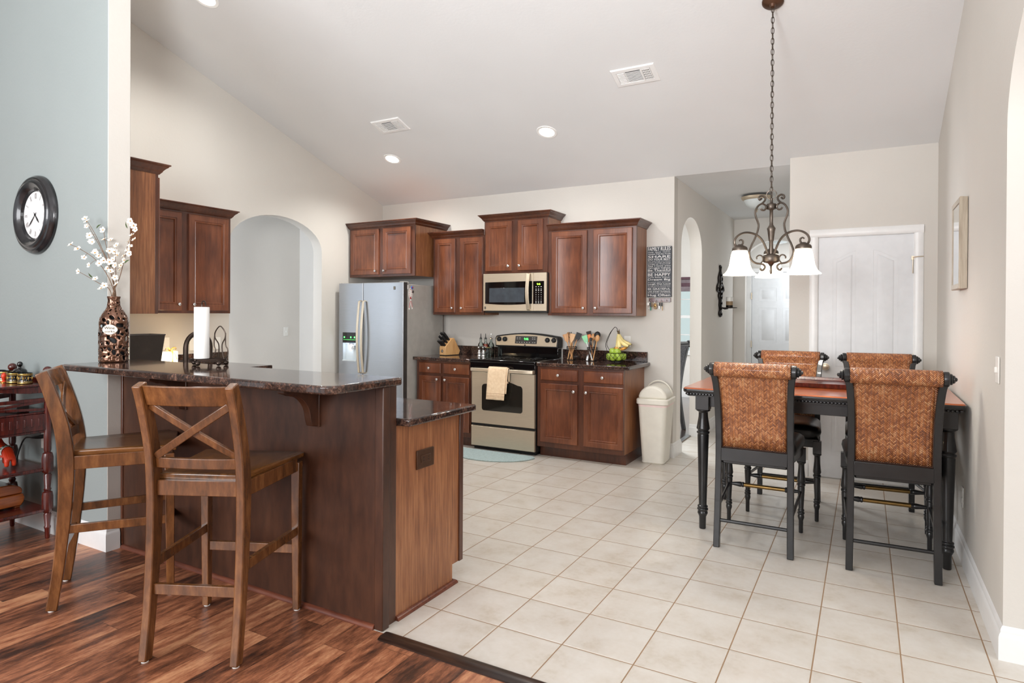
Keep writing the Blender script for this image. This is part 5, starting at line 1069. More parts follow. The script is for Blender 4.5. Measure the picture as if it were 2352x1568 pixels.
# ------------------------------------------------------------------ dining room glimpsed through the hall arch
t = thing('dining_room_chair', 'black carved armchair with grey fabric back, beyond the hall arch', 'chair', (-0.53, 5.25, 0), radians(60), local=True)
b = MB(); b.rings([[(-0.20, -0.24, z), (0.20, -0.24, z), (0.24, 0.22, z), (-0.24, 0.22, z)] for z in (0.44, 0.47)]); b.build('seat_frame', 'black', t, bev=0.004)
b = MB(); b.rings([[(x*k, y*k, z) for x, y, _ in rr(0.23, 0.22, 0.05, 0)] for k, z in ((1, 0.47), (1.03, 0.49), (1.0, 0.52), (0.8, 0.54))]); b.build('seat_cushion', 'fabric', t, ang=60)
for sx in (-1, 1):
    pts = smoothpts([(sx*0.19, -0.30, 0), (sx*0.19, -0.24, 0.3), (sx*0.19, -0.225, 0.48), (sx*0.20, -0.26, 0.75), (sx*0.205, -0.32, 0.98), (sx*0.20, -0.355, 1.06), (sx*0.20, -0.385, 1.05)], 4); b = MB(); b.strip([tuple(p) for p in pts], 0.035, 0.045, (1, 0, 0)); b.build('leg', 'black', t, bev=0.004)
    b = MB(); b.strip([(sx*0.215, 0.21, 0), (sx*0.215, 0.20, 0.25), (sx*0.215, 0.20, 0.44)], [0.03, 0.04, 0.045], [0.03, 0.04, 0.045], (1, 0, 0)); b.build('leg', 'black', t, bev=0.003)
    b = MB(); b.lathe([(0.034, -0.012), (0.04, -0.004), (0.04, 0.012), (0.02, 0.02)], (sx*0.225, -0.36, 1.04), 16, 'X'); b.build('rosette', 'black', t)
    b = MB(); b.bar((sx*0.19, -0.25, 0.20), (sx*0.215, 0.20, 0.20), 0.02, 0.025); b.build('stretcher', 'black', t)
b = MB(); b.strip([(0, -0.235, 0.52), (0, -0.262, 0.75), (0, -0.318, 0.97), (0, -0.355, 1.045)], 0.36, 0.05, (1, 0, 0)); b.build('upholstered_back', 'fabric', t, bev=0.01)
b = MB(); b.tube([(-0.2, -0.36, 1.045), (0.2, -0.36, 1.045)], 0.028, 10); b.build('top_rail', 'black', t)
t = thing('roman_shade', 'striped grey and maroon shade rolled at the top of the far window', 'window shade', (-0.80, 8.24, 1.78))
b = MB(); x0, x1 = WX0-0.06, WX1+0.06
for i, (z0, z1, d_) in enumerate(((1.98, 2.02, 0.05), (1.92, 1.98, 0.035), (1.86, 1.92, 0.045), (1.78, 1.86, 0.055))): b.mi = 1 if i in (0, 2) else 0; b.box(x0, x1, 8.268-d_, 8.268, z0, z1)
b.build('folds', ['valance', 'maroon'], t, bev=0.004)

# ------------------------------------------------------------------ on the bar top
BT = BZ1+0.0005
VX, VY = -2.028, -0.385
vs_ = thing('openwork_vase', 'bronze openwork bottle vase with a Wine Corks plaque on the bar', 'vase', (VX, VY, BT))
VP = [(0.066, 0.000), (0.071, 0.006), (0.072, 0.05), (0.073, 0.12), (0.072, 0.19), (0.071, 0.230), (0.066, 0.255), (0.054, 0.278), (0.040, 0.298), (0.032, 0.315), (0.029, 0.335), (0.0285, 0.362), (0.032, 0.375)]
def vr(h):
    for (r0, h0), (r1, h1) in zip(VP, VP[1:]):
        if h0 <= h <= h1: return r0+(r1-r0)*(h-h0)/(h1-h0)
    return VP[-1][0]
rnd = random.Random(4); holes = []
for i in range(600):
    h = rnd.uniform(0.02, 0.355); a = rnd.uniform(0, 2*pi); r = rnd.choice((0.008, 0.011, 0.015, 0.020))*(0.5 if h > 0.27 else 1)
    if all((min(abs(a-q[0]), 2*pi-abs(a-q[0]))*vr(h))**2+(h-q[1])**2 > (0.80*(r+q[2])+0.004)**2 for q in holes): holes.append((a, h, r, rnd.uniform(0, pi)))
b = MB(); NA, NH = 120, 130; grid = [[b.v((VX+vr(0.375*j/NH)*cos(2*pi*i/NA), VY+vr(0.375*j/NH)*sin(2*pi*i/NA), BT+0.375*j/NH)) for i in range(NA)] for j in range(NH+1)]
for j in range(NH):
    for i in range(NA):
        a = 2*pi*(i+0.5)/NA; h = 0.375*(j+0.5)/NH; hole = False
        for q in holes:
            du = ((a-q[0]+pi) % (2*pi)-pi)*vr(h); dv = h-q[1]; e0 = du*cos(q[3])+dv*sin(q[3]); e1 = -du*sin(q[3])+dv*cos(q[3])
            if (e0/q[2])**2+(e1/(q[2]*0.55))**2 < 1: hole = True; break
        if not hole: b.f([grid[j][i], grid[j][(i+1) % NA], grid[j+1][(i+1) % NA], grid[j+1][i]])
body = b.build('openwork_body', 'vase', vs_, solid=0.006, ang=80)
tt = bpy.data.textures.new('vase_relief', 'CLOUDS'); tt.noise_scale = 0.022; md = body.modifiers.new('relief', 'DISPLACE'); md.texture = tt; md.strength = 0.007; md.mid_level = 0.5
md = body.modifiers.new('soften', 'SMOOTH'); md.factor = 0.6; md.iterations = 4
b = MB(); b.lathe([(0.050, 0.004), (0.056, 0.02), (0.056, 0.22), (0.03, 0.26)], (VX, VY, BT), 20); b.build('dark_core', 'mblack', vs_)
b = MB(); va = math.atan2(-2.439-VY, 1.737-VX)-0.25; dv_ = Vector((cos(va), sin(va), 0)); sv = Vector((-sin(va), cos(va), 0))
def on_vase(u, h, off): a = va+u/0.073; return (VX+(0.073+off)*cos(a), VY+(0.073+off)*sin(a), BT+h)
ov = [(0.036*cos(2*pi*i/28), 0.186+0.026*sin(2*pi*i/28)*(1-0.12*cos(4*pi*i/28))) for i in range(28)]
b.rings([[on_vase(u, h, 0.001) for u, h in ov], [on_vase(u, h, 0.008) for u, h in ov], [on_vase(u*0.9, 0.186+(h-0.186)*0.9, 0.011) for u, h in ov]]); pq = b.build('plaque', 'plaque', vs_)
b = MB(); mk = b.mark()
for s_, w_, h_, u0, hb in (('Wine', 0.045, 0.015, -0.0235, 0.1885), ('corks', 0.042, 0.0125, -0.021, 0.1705)):
    m0 = b.mark(); text_into(b, s_, w_, h_, (u0, 0, hb), (1, 0, 0), (0, 0, 1), 0.0)
    b.bm.verts.ensure_lookup_table()
    for q in b.bm.verts[m0:]: q.co = Vector(on_vase(q.co.x, q.co.z, 0.0118))
b.build('lettering', 'ink', vs_, smooth=False)
# blossom sprays
def petal_mesh():
    b = MB()
    for k in range(5):
        a = 2*pi*k/5; R = Matrix.Rotation(a, 4, 'Z'); pr = [(0.002, 0, 0), (0.010, -0.0075, 0.003), (0.018, -0.0075, 0.006), (0.0215, 0, 0.0075), (0.018, 0.0075, 0.006), (0.010, 0.0075, 0.003)]
        vs = [b.v(R @ Vector(p)) for p in pr]; b.f(vs); 
    b.mi = 1; b.ball((0, 0, 0.003), (0.0042, 0.0042, 0.004), 8, 5)
    return b
pb = petal_mesh(); pme = bpy.data.meshes.new('blossom'); bmesh.ops.recalc_face_normals(pb.bm, faces=pb.bm.faces); pb.bm.to_mesh(pme); pb.bm.free(); pme.materials.append(M['petal']); pme.materials.append(M['stamen'])
lb = MB(); lb.rings([[(0, -0.0005, 0), (0, 0.0005, 0)], [(0.012, -0.007, 0.003), (0.012, 0.007, 0.003)], [(0.026, -0.006, 0.004), (0.026, 0.006, 0.004)], [(0.042, -0.0005, 0.0), (0.042, 0.0005, 0.0)]], False, False, closed=False); lme = bpy.data.meshes.new('leaf'); lb.bm.to_mesh(lme); lb.bm.free(); lme.materials.append(M['leaf'])
RT = Vector((0.8729, 0.4879, 0))   # the image's sideways direction at the vase
VT = Vector((VX, VY, BT+0.375)); SCL = 3.66/1453
def vp_(px, py, dep=0.0): return VT+RT*((px-272)*SCL)+Vector((0, 0, (682-py)*SCL))+Vector((-0.4879, 0.8729, 0))*dep
BR = [('arching blossom spray reaching farthest left, upper one', [(262, 640), (235, 600), (200, 575), (181, 566)], [(181, 566), (196, 576), (210, 595), (222, 612)], -0.03, []),
 ('blossom spray with the highest left tip and a dark leaf', [(266, 630), (250, 590), (225, 540), (202, 505)], [(202, 505), (206, 522), (212, 548), (215, 556), (226, 580), (233, 590), (245, 600)], 0.02, [(227, 527, 0.6)]),
 ('short blossom spray beside the highest left one', [(266, 625), (248, 575), (228, 535), (219, 514)], [(219, 514), (224, 545), (231, 560), (247, 608), (237, 585)], -0.04, []),
 ('upright blossom spray over the vase mouth', [(268, 625), (256, 590), (246, 555), (241, 530)], [(241, 530), (243, 552), (258, 553), (272, 565), (256, 578), (252, 618)], 0.03, [(262, 615, 2.2)]),
 ('lowest blossom spray, drooping to the left', [(262, 665), (245, 655), (215, 637), (196, 626)], [(196, 626), (234, 643), (247, 665)], -0.02, [(228, 640, 2.4)]),
 ('tallest right blossom spray crowded with flowers', [(285, 640), (296, 600), (306, 560), (320, 530), (322, 525), (312, 511)], [(311, 511), (318, 522), (323, 530), (315, 543), (320, 553), (308, 558), (310, 568), (305, 577), (309, 585), (297, 590), (298, 600), (290, 612)], -0.01, [(305, 528, 1.9)]),
 ('right blossom spray with flowers massed low near the cabinet', [(280, 650), (282, 620), (284, 590), (290, 575)], [(282, 582), (290, 590), (280, 600), (272, 605), (285, 612), (296, 622), (274, 626), (284, 640), (288, 655), (260, 658)], -0.05, [(305, 608, 0.5)])]
for i, (lab, path, fl, dep, lv) in enumerate(BR):
    mouth = VT+Vector((0.012*cos(i*0.9), 0.012*sin(i*0.9), -0.02))
    t = thing('blossom_branch', lab, 'flower branch', tuple(mouth), group='white blossom branches', local=True)
    pts = [Vector((-0.5*(mouth.x-VX), -0.5*(mouth.y-VY), -0.20)), Vector((0, 0, 0))]+[vp_(x, y, dep*(k+1)/len(path))-mouth for k, (x, y) in enumerate(path)]; sm = smoothpts(pts, 4)
    b = MB(); b.tube(sm, [0.0026-0.0016*q/len(sm) for q in range(len(sm))], 6)
    for (x, y) in fl:
        q = vp_(x, y, dep*0.8)-mouth; near = min(sm, key=lambda s_: (s_-q).length); b.tube([tuple(near), tuple((near+q)/2+Vector((0, 0, 0.004))), tuple(q)], 0.0009, 4)
    b.build('stem', 'stem', t)
    for j, (x, y) in enumerate(fl):
        o = bpy.data.objects.new('blossom', pme); COL.objects.link(o); o.parent = t; o.location = vp_(x, y, dep*0.8)-mouth
        o.rotation_euler = (1.1+random.uniform(-0.5, 0.5), random.uniform(-0.5, 0.5), 0.5+random.uniform(-0.6, 0.6)); o.scale = [random.uniform(0.72, 0.98)]*3
    for x, y, r in lv:
        o = bpy.data.objects.new('leaf', lme); COL.objects.link(o); o.parent = t; o.location = vp_(x, y, dep*0.8)-mouth; o.rotation_euler = (1.2, -r, 0.3)
# paper towel
PX, PY = -1.405, -0.265
t = thing('paper_towel_holder', 'dark wire paper towel holder with ball feet on the bar', 'paper towel holder', (PX, PY, BT))
b = MB(); ec = (PX+0.035, PY+0.015)
for z in (0.026, 0.034): b.tube([(ec[0]+0.095*cos(a)*0.87-0.060*sin(a)*0.487, ec[1]+0.095*cos(a)*0.487+0.060*sin(a)*0.87, BT+z) for a in [2*pi*i/36 for i in range(36)]], 0.0030, 6, closed=True)
b.tube([(PX-0.05, PY-0.025, BT+0.032), (PX+0.11, PY+0.055, BT+0.032)], 0.003, 6); b.tube([(PX+0.03, PY-0.06, BT+0.032), (PX-0.03, PY+0.06, BT+0.032)], 0.003, 6); b.build('base_ring', 'bronze', t)
b = MB(); b.tube([(PX, PY, BT+0.03), (PX, PY, BT+0.328)]+[(PX+0.016-0.016*cos(a), PY, BT+0.328+0.020*sin(a)) for a in [pi*i/8 for i in range(9)]]+[(PX+0.032, PY, BT+0.322)], 0.0035, 6); b.build('centre_rod', 'bronze', t)
for a in (2.75, 4.4, 5.6, 0.5):
    b = MB(); x_, y_ = ec[0]+0.095*cos(a)*0.87-0.060*sin(a)*0.487, ec[1]+0.095*cos(a)*0.487+0.060*sin(a)*0.87; b.ball((x_, y_, BT+0.0135), 0.0135, 12, 8); b.build('ball_foot', 'bronze', t)
b = MB(); c_ = Vector((PX+0.100*0.87, PY+0.100*0.487, BT+0.03)); ax_ = Vector((0.87, 0.487, 0))
loop = [(0.022, 0.0), (0.012, 0.045), (0.012, 0.085), (0.026, 0.115), (0.029, 0.140), (0.018, 0.165), (0.0, 0.182), (-0.018, 0.165), (-0.029, 0.140), (-0.026, 0.115), (-0.008, 0.085), (-0.006, 0.045), (-0.010, 0.0)]
b.tube(smoothpts([tuple(c_+ax_*u+Vector((0, 0, h))) for u, h in loop], 4), 0.0032, 6)
b.tube(smoothpts([tuple(c_+ax_*u+Vector((0, 0, h))) for u, h in ((0.030, 0.145), (0.030, 0.08), (0.040, 0.06), (0.042, 0.03), (0.030, 0.004))], 4), 0.003, 6); b.tube(smoothpts([tuple(c_+ax_*u+Vector((0, 0, h))) for u, h in ((-0.029, 0.145), (-0.032, 0.08), (-0.024, 0.05), (-0.036, 0.02))], 4), 0.003, 6); b.build('wire_ornament', 'bronze', t)
b = MB(); b.rings([[(PX+r*cos(2*pi*i/40), PY+r*sin(2*pi*i/40), BT+z) for i in range(40)] for r, z in ((0.014, 0.037), (0.0375, 0.037), (0.0385, 0.04), (0.0385, 0.312), (0.0375, 0.315), (0.014, 0.315))], False, False)
o = b.build('paper_towel_roll', 'paper', loc=None); tag(o, 'white roll of paper towels upright on the dark wire holder', 'paper towels')

# ------------------------------------------------------------------ behind the bar
t = thing('faucet', 'bronze gooseneck faucet rising behind the bar', 'faucet', (-2.035, 0.06, CT))
b = MB(); fx, fy = -2.035, 0.06; dr = Vector((0.02, 1.0, 0)).normalized()
pts = [(fx, fy, CT), (fx, fy, 1.17)]+[tuple(Vector((fx, fy, 1.17))+dr*(0.085-0.085*cos(a))+Vector((0, 0, 0.092*sin(a)))) for a in [pi*i/14 for i in range(1, 15)]]+[tuple(Vector((fx, fy, 1.10))+dr*0.17)]
b.tube(pts, [0.0155]*2+[0.0145]*14+[0.013], 12); b.build('gooseneck', 'bronze', t)
b = MB(); b.lathe([(0.030, CT), (0.030, CT+0.008), (0.022, CT+0.02), (0.020, CT+0.09), (0.017, CT+0.10)], (fx, fy, 0), 18); b.build('base_body', 'bronze', t)
b = MB(); b.tube([(fx+0.02, fy, CT+0.06), (fx+0.06, fy-0.01, CT+0.075), (fx+0.10, fy-0.015, CT+0.105)], 0.006, 8); b.build('lever', 'bronze', t)
t = thing('storage_bin', 'dark brown tapered bin standing behind the openwork vase', 'bin', (-3.10, 0.385, CT), 0.0, local=True)
b = MB(); b.rings([[(-0.10*k, -0.150+o_, z), (0.10*k, -0.150+o_, z), (0.10*k, 0.100+q, z), (-0.10*k, 0.100+q, z)] for k, o_, q, z in ((0.8, 0.03, 0.012, 0.0), (1.0, 0, 0.045, 0.290), (1.02, -0.004, 0.05, 0.298), (1.02, -0.004, 0.05, 0.303), (0.93, 0.008, 0.036, 0.303), (0.75, 0.04, -0.01, 0.012))]); b.build('bin_body', 'brownbin', t, bev=0.006)
t = thing('glass_block_lamp', 'lit glass block with a ribbon bow glowing behind the bar', 'lamp', (-3.28, 0.735, CT), 0.35, local=True)
b = MB(); b.box(-0.035, 0.035, -0.07, 0.07, 0.0, 0.148); b.build('glass_block', 'blockglow', t, bev=0.008, bseg=3)
b = MB(); b.box(-0.037, 0.037, -0.008, 0.008, 0, 0.150)
for sg_ in (-1, 1): b.tube(smoothpts([(0.01, 0, 0.152), (0.02, sg_*0.03, 0.178), (0.02, sg_*0.065, 0.172), (0.02, sg_*0.04, 0.156), (0.01, 0, 0.152)], 4), 0.006, 6, flat=0.4); b.tube(smoothpts([(0.03, 0, 0.15), (0.042, sg_*0.03, 0.12), (0.042, sg_*0.045, 0.08)], 4), 0.005, 6, flat=0.4)
b.build('ribbon_bow', 'gold', t)
lamp('POINT', 'block_light', (0.12, 0.02, 0.10), 6.0, (1.0, 0.76, 0.46), parent=t, shadow_soft_size=0.05)

# ------------------------------------------------------------------ clock
KX, KZ, KY = -2.922, 2.016, YC0
t = thing('wall_clock', 'large round wall clock in a distressed black moulded frame', 'clock', (KX, KY, KZ-0.255))
b = MB(); b.lathe([(0.150, -0.014), (0.156, -0.016), (0.160, -0.030), (0.172, -0.040), (0.186, -0.050), (0.200, -0.054), (0.213, -0.050), (0.221, -0.043), (0.226, -0.044), (0.236, -0.040), (0.243, -0.030), (0.247, -0.026), (0.252, -0.016), (0.253, -0.002), (0.150, -0.002)], (KX, KY, KZ), 64, 'Y', cap=False); b.build('frame', 'clockf', t, ang=24)
b = MB(); b.lathe([(0.156, -0.003), (0.156, -0.014)], (KX, KY, KZ), 48, 'Y'); dl = b.build('dial', 'dial', t)
b = MB()
for i, s_ in enumerate(('XII', 'I', 'II', 'III', 'IIII', 'V', 'VI', 'VII', 'VIII', 'IX', 'X', 'XI')):
    a = pi/2-2*pi*i/12; up = Vector((cos(a), 0, sin(a))); xd = Vector((sin(a), 0, -cos(a))); w_ = sum({'I': 0.0065, 'V': 0.013, 'X': 0.0135}[q] for q in s_)-0.003; hh = 0.036
    text_into(b, s_, w_, hh, Vector((KX, KY-0.0146, KZ))+up*0.103-xd*w_/2, xd, up, 0.0)
b.build('numerals', 'ink', dl, smooth=False)
b = MB()
for i in range(60):
    a = 2*pi*i/60; b.lathe([(0.0011, -0.0144), (0.0011, -0.0150)], (KX+0.147*cos(a), KY, KZ+0.147*sin(a)), 6, 'Y')
b.build('minute_dots', 'ink', dl, smooth=False)
for nm, an, ln, wd in (('hour_hand', 4.6/12, 0.075, 0.012), ('minute_hand', 38/60, 0.115, 0.009)):
    a = pi/2-2*pi*an; u = Vector((cos(a), 0, sin(a))); n_ = Vector((-sin(a), 0, cos(a))); c_ = Vector((KX, KY-0.0175, KZ)); b = MB()
    pr = [c_-u*0.02-n_*0.002, c_+n_*(-0.002), c_+u*ln*0.6-n_*wd*0.5, c_+u*ln, c_+u*ln*0.6+n_*wd*0.5, c_+n_*0.002, c_-u*0.02+n_*0.002]; b.rings([[tuple(p) for p in pr], [tuple(p+Vector((0, -0.0012, 0))) for p in pr]]); b.build(nm, 'mblack', dl)
b = MB(); b.lathe([(0.006, -0.0145), (0.006, -0.021)], (KX, KY, KZ), 12, 'Y'); b.build('hub', 'mblack', dl)

# ------------------------------------------------------------------ mahogany cart
CX0, CX1, CY0, CY1 = -3.10, -2.655, -1.02, -0.435
t = thing('tiered_cart', 'red mahogany tiered cart with turned posts and galleried tray', 'cart', ((CX0+CX1)/2, (CY0+CY1)/2, 0))
POST = [(0.010, 0), (0.013, 0.01), (0.015, 0.06), (0.018, 0.066), (0.018, 0.074), (0.014, 0.080), (0.020, 0.150), (0.016, 0.158), (0.026, 0.168), (0.030, 0.19), (0.030, 0.26), (0.026, 0.285), (0.016, 0.292), (0.021, 0.305), (0.016, 0.312), (0.022, 0.39), (0.017, 0.40), (0.028, 0.412), (0.031, 0.43), (0.031, 0.50), (0.026, 0.525), (0.016, 0.532), (0.020, 0.545), (0.020, 0.65), (0.019, 0.655), (0.019, 0.95), (0.024, 0.956), (0.026, 0.985), (0.016, 0.995), (0.013, 1.005), (0.0165, 1.010)]+[(0.0255*cos(q), 1.034+0.0255*sin(q)) for q in [-0.8+2.35*i/9 for i in range(10)]]
for x in (CX0, CX1):
    for y in (CY0, CY1): b = MB(); b.lathe(POST, (x, y, 0), 18); b.build('post', 'mahog', t, ang=42)
def shelf(z0, z1, nm, o_=0.012):
    b = MB(); b.box(CX0-o_, CX1+o_, CY0-o_, CY1+o_, z0, z1); b.build(nm, 'mahog', t, bev=0.006)
shelf(0.168, 0.190, 'bottom_shelf'); shelf(0.418, 0.440, 'middle_shelf'); shelf(0.770, 0.785, 'gallery_shelf', 0.004); shelf(0.940, 0.955, 'top_shelf', 0.018)
for y in (CY0, CY1):
    b = MB(); b.box(CX0, CX1, y-0.012, y+0.012, 0.672, 0.772)
    for i in range(12): x = CX0+0.04+(CX1-CX0-0.08)*i/11; b.lathe([(0.007, 0.700), (0.009, 0.706), (0.009, 0.738), (0.007, 0.744)], (x, y-0.010 if y == CY0 else y-0.010, 0), 8)
    b.build('drawer_panel', 'mahog', t, bev=0.002)
b = MB(); b.box(CX0-0.005, CX1+0.006, CY0-0.005, CY1+0.005, 0.655, 0.674); b.build('lower_moulding', 'mahog', t, bev=0.006)
for x, s_ in ((CX1, 1), (CX0, -1)):
    b = MB(); b.box(x-0.012, x+0.012, CY0, CY1, 0.672, 0.772)
    for i in range(14): y = CY0+0.05+(CY1-CY0-0.10)*i/13; b.rings([[(x+s_*0.0125+s_*0.004*(k == 1), y-0.007+0.003*k, 0.698+0.003*k), (x+s_*0.0125+s_*0.004*(k == 1), y+0.007-0.003*k, 0.698+0.003*k), (x+s_*0.0125+s_*0.004*(k == 1), y+0.007-0.003*k, 0.748-0.003*k), (x+s_*0.0125+s_*0.004*(k == 1), y-0.007+0.003*k, 0.748-0.003*k)] for k in (0, 1)])
    b.build('fluted_panel', 'mahog', t, bev=0.001)
    b = MB(); b.bar((x, CY0, 0.858), (x, CY1, 0.858), 0.018, 0.020); m_ = (CY0+CY1)/2
    for y0_, y1_, za, zb in ((CY0, m_-0.03, 0.795, 0.815), (CY0, m_-0.03, 0.850, 0.826), (m_+0.03, CY1, 0.815, 0.795), (m_+0.03, CY1, 0.826, 0.850)): b.bar((x, y0_, za), (x, y1_, zb), 0.014, 0.016)
    b.lathe([(0.036, -0.010), (0.038, 0.0), (0.036, 0.010)], (x, m_, 0.821), 20, 'X'); b.build('cross_gallery', 'mahog', t, bev=0.002)
    b = MB(); b.prism([(CY0, 0.94), (CY1, 0.94), (CY1, 0.90), (CY1-0.10, 0.90), ((CY0+CY1)/2, 0.925), (CY0+0.10, 0.90), (CY0, 0.90)], 'X', x-0.008, x+0.008); b.build('shaped_apron', 'mahog', t, bev=0.002)
b = MB(); b.prism([(CX0, 0.94), (CX1, 0.94), (CX1, 0.90), (CX1-0.10, 0.90), ((CX0+CX1)/2, 0.925), (CX0+0.10, 0.90), (CX0, 0.90)], 'Y', CY1-0.008, CY1+0.008); b.box(CX0, CX1, CY1-0.006, CY1+0.006, 0.955, 0.985); b.build('back_rail', 'mahog', t, bev=0.002)
# things on the cart
def cup(x, y, label, r=0.038, h=0.066):
    c = thing('lacquer_cup', label, 'cup', (x, y, 0.9555), group='black and gold cups', local=True)
    b = MB(); b.lathe([(r*0.94, 0), (r, 0.006), (r*0.96, 0.010), (r*0.96, h-0.010), (r, h-0.006), (r, h), (r*0.92, h), (r*0.92, 0.012)], seg=24); b.build('cup_body', 'gblack', c)
    b = MB()
    for z0_, z1_ in ((0.004, 0.009), (0.013, 0.016), (h-0.016, h-0.013), (h-0.009, h-0.004)): b.lathe([(r*1.01, z0_), (r*1.03, (z0_+z1_)/2), (r*1.01, z1_)], seg=24, cap=False)
    for i in range(9): a = 2*pi*i/9; b.ball((r*0.96*cos(a), r*0.96*sin(a), h/2), (0.0035, 0.0035, 0.011), 6, 5); b.ball((r*0.96*cos(a+0.3), r*0.96*sin(a+0.3), h/2+0.004), (0.0028, 0.0028, 0.0045), 6, 5)
    b.build('gold_bands', 'gold', c)
cup(-2.735, -0.520, 'black and gold lacquer cup nearest the bar stool'); cup(-2.835, -0.535, 'second black and gold lacquer cup from the bar stool'); cup(-2.985, -0.525, 'black and gold lacquer cup next to the lidded pot, on its far side'); cup(-3.075, -0.520, 'black and gold lacquer cup at the far end of the row')
c = thing('lidded_pot', 'black lacquer lidded pot with ball knob behind the cups', 'pot', (-2.90, -0.478, 0.9555), local=True)
b = MB(); b.lathe([(0.030, 0), (0.040, 0.008), (0.042, 0.05), (0.036, 0.068)], seg=22); b.build('pot_body', 'gblack', c); b = MB(); b.lathe([(0.038, 0.068), (0.030, 0.078), (0.010, 0.084), (0.007, 0.092), (0.014, 0.100), (0.016, 0.112), (0.011, 0.122), (0.002, 0.126)], seg=20); b.build('lid', 'gblack', c, ang=80); b = MB(); b.lathe([(0.0415, 0.02), (0.043, 0.03), (0.0425, 0.04)], seg=22, cap=False); b.build('gold_band', 'gold', c)
c = thing('painted_figurine', 'small orange and black painted figurine between the cups', 'figurine', (-2.905, -0.560, 0.9555), local=True)
b = MB(); b.lathe([(0.014, 0), (0.016, 0.006), (0.008, 0.014), (0.013, 0.030), (0.016, 0.042), (0.010, 0.056), (0.002, 0.062)], seg=14); b.build('figure_body', 'red', c); b = MB(); b.lathe([(0.0165, 0.001), (0.017, 0.005)], seg=14); b.build('foot_ring', 'gold', c)
c = thing('lidded_jar', 'white and tan ceramic jar with silver lid on the gallery shelf', 'jar', (-3.00, -0.62, 0.7855), local=True)
b = MB(); b.lathe([(0.030, 0), (0.042, 0.01), (0.046, 0.035), (0.040, 0.055)], seg=22); b.build('jar_body', 'tan', c); b = MB(); b.lathe([(0.040, 0.055), (0.036, 0.07), (0.030, 0.085), (0.020, 0.10), (0.022, 0.112), (0.014, 0.125), (0.003, 0.130)], seg=20); b.build('lid', 'chrome', c)
c = thing('tool_box', 'dark metal letter box lying at the back of the gallery shelf', 'box', (-2.78, -0.56, 0.7855), 0.3, local=True); b = MB(); b.box(-0.07, 0.07, -0.04, 0.04, 0, 0.045); b.build('box_body', 'dkgrey', c, bev=0.004); b = MB(); b.box(-0.072, 0.072, -0.042, 0.042, 0.036, 0.048); b.build('lid', 'greyside', c, bev=0.002)
# dala horse
c = thing('dala_horse', 'orange-red painted wooden dala horse on the cart', 'figurine', (-2.850, -0.575, 0.4405), local=True)
def skin(name, verts, edges, mat_, parent):
    me = bpy.data.meshes.new(name); me.from_pydata([v[:3] for v in verts], edges, []); me.materials.append(M[mat_])
    o = bpy.data.objects.new(name, me); COL.objects.link(o); o.parent = parent
    o.modifiers.new('skin', 'SKIN'); ms = o.modifiers.new('round', 'SUBSURF'); ms.levels = ms.render_levels = 2
    for q, v in zip(me.skin_vertices[0].data, verts): q.radius = (v[3], v[3])
    me.skin_vertices[0].data[0].use_root = True
    for p in me.polygons: p.use_smooth = True
    return o
hv = [(0.0, 0, 0.098, .031), (0.060, 0, 0.100, .032), (-0.055, 0, 0.102, .031), (-0.082, 0, 0.135, .024), (-0.098, 0, 0.160, .018), (-0.125, 0, 0.150, .014), (-0.145, 0, 0.138, .010),
      (0.062, 0.018, 0.060, .014), (0.064, 0.019, 0.0125, .0125), (0.062, -0.018, 0.060, .014), (0.064, -0.019, 0.0125, .0125), (-0.055, 0.018, 0.060, .013), (-0.056, 0.019, 0.0125, .0125), (-0.055, -0.018, 0.060, .013), (-0.056, -0.019, 0.0125, .0125), (-0.094, 0.010, 0.188, .006), (-0.094, -0.010, 0.188, .006)]
skin('horse_body', hv, [(0, 1), (0, 2), (2, 3), (3, 4), (4, 5), (5, 6), (1, 7), (7, 8), (1, 9), (9, 10), (2, 11), (11, 12), (2, 13), (13, 14), (4, 15), (4, 16)], 'red', c)
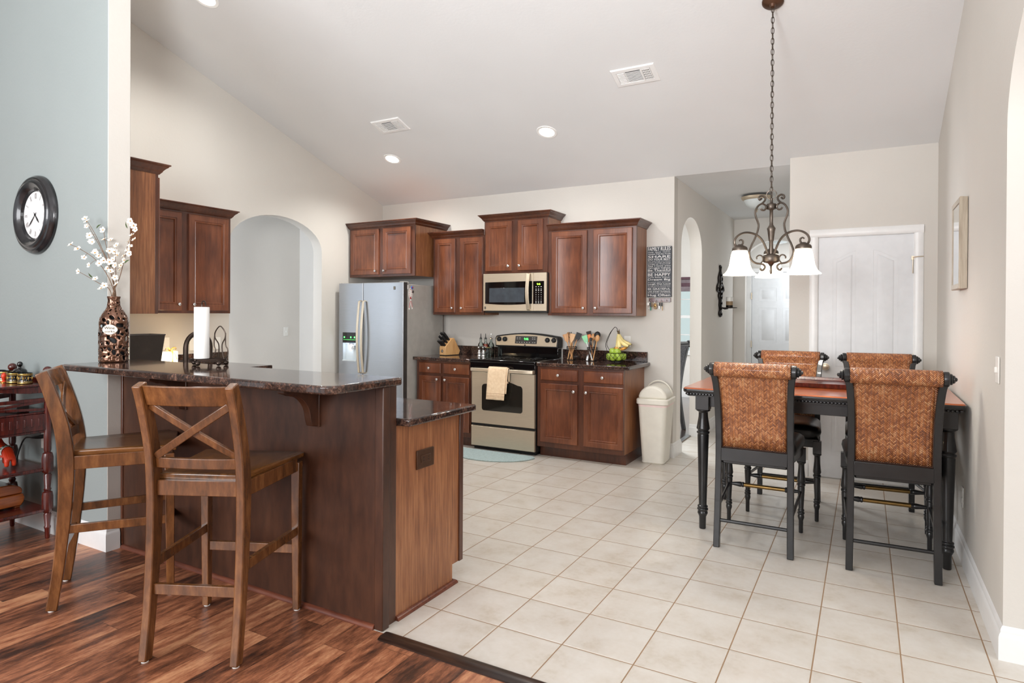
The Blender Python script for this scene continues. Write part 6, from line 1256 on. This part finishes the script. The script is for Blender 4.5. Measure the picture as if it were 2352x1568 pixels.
b = MB(); b.rings([[(x, 0.0345*k*cos(a), 0.099+0.0345*k*sin(a)) for a in [2*pi*i/20 for i in range(20)]] for x, k in ((0.030, 0.98), (0.024, 1.02), (-0.004, 1.02), (-0.010, 0.98))], False, False); b.build('saddle_cloth', 'white', c)
b = MB()
for q in range(7):
    a = pi*0.05+pi*0.9*q/6
    for x in (0.005, 0.017): b.ball((x, 0.0355*cos(a), 0.099+0.0355*sin(a)), (0.005, 0.004, 0.004), 6, 5)
b.build('saddle_pattern', 'green', c)
c = thing('domed_chest', 'amber wooden casket with a rounded lid on the bottom shelf', 'box', (-2.93, -0.60, 0.1905), local=True)
pr = [(-0.085, 0.012), (-0.10, 0.035), (-0.104, 0.06), (-0.095, 0.085), (0.095, 0.085), (0.104, 0.06), (0.10, 0.035), (0.085, 0.012)]; b = MB(); b.prism(pr, 'X', -0.14, 0.14); b.build('casket_body', 'chest', c, bev=0.006)
pr = [(-0.092, 0.087), (0.092, 0.087)]+arc(0, 0.105, 0.092, 0.045, 0, pi, 12); b = MB(); b.prism(pr, 'X', -0.136, 0.136); b.build('lid', 'chest', c, bev=0.005)
for x in (-0.11, 0.11):
    for y in (-0.07, 0.07): b = MB(); b.box(x-0.018, x+0.018, y-0.014, y+0.014, 0.0, 0.014); b.build('foot', 'chest', c, bev=0.003)
t = thing('power_cord', 'black power cord plugged into the outlet behind the red horse', 'cord', (-2.83, YC0-0.008, 0.50))
b = MB(); b.tube([(-2.828, YC0-0.008, 0.602), (-2.832, YC0-0.022, 0.600), (-2.85, YC0-0.036, 0.597), (-2.90, YC0-0.042, 0.592)], [0.013, 0.013, 0.010, 0.006], 8); b.build('plug', 'mblack', t)
b = MB(); b.tube(smoothpts([(-2.90, YC0-0.042, 0.592), (-2.98, YC0-0.045, 0.580), (-3.03, YC0-0.05, 0.52), (-3.02, YC0-0.075, 0.4465), (-2.95, YC0-0.11, 0.4465)], 6), 0.005, 6); b.build('cable', 'mblack', t)

for o in list(bpy.data.objects):
    if o.type == 'EMPTY' and not kids(o): bpy.data.objects.remove(o)
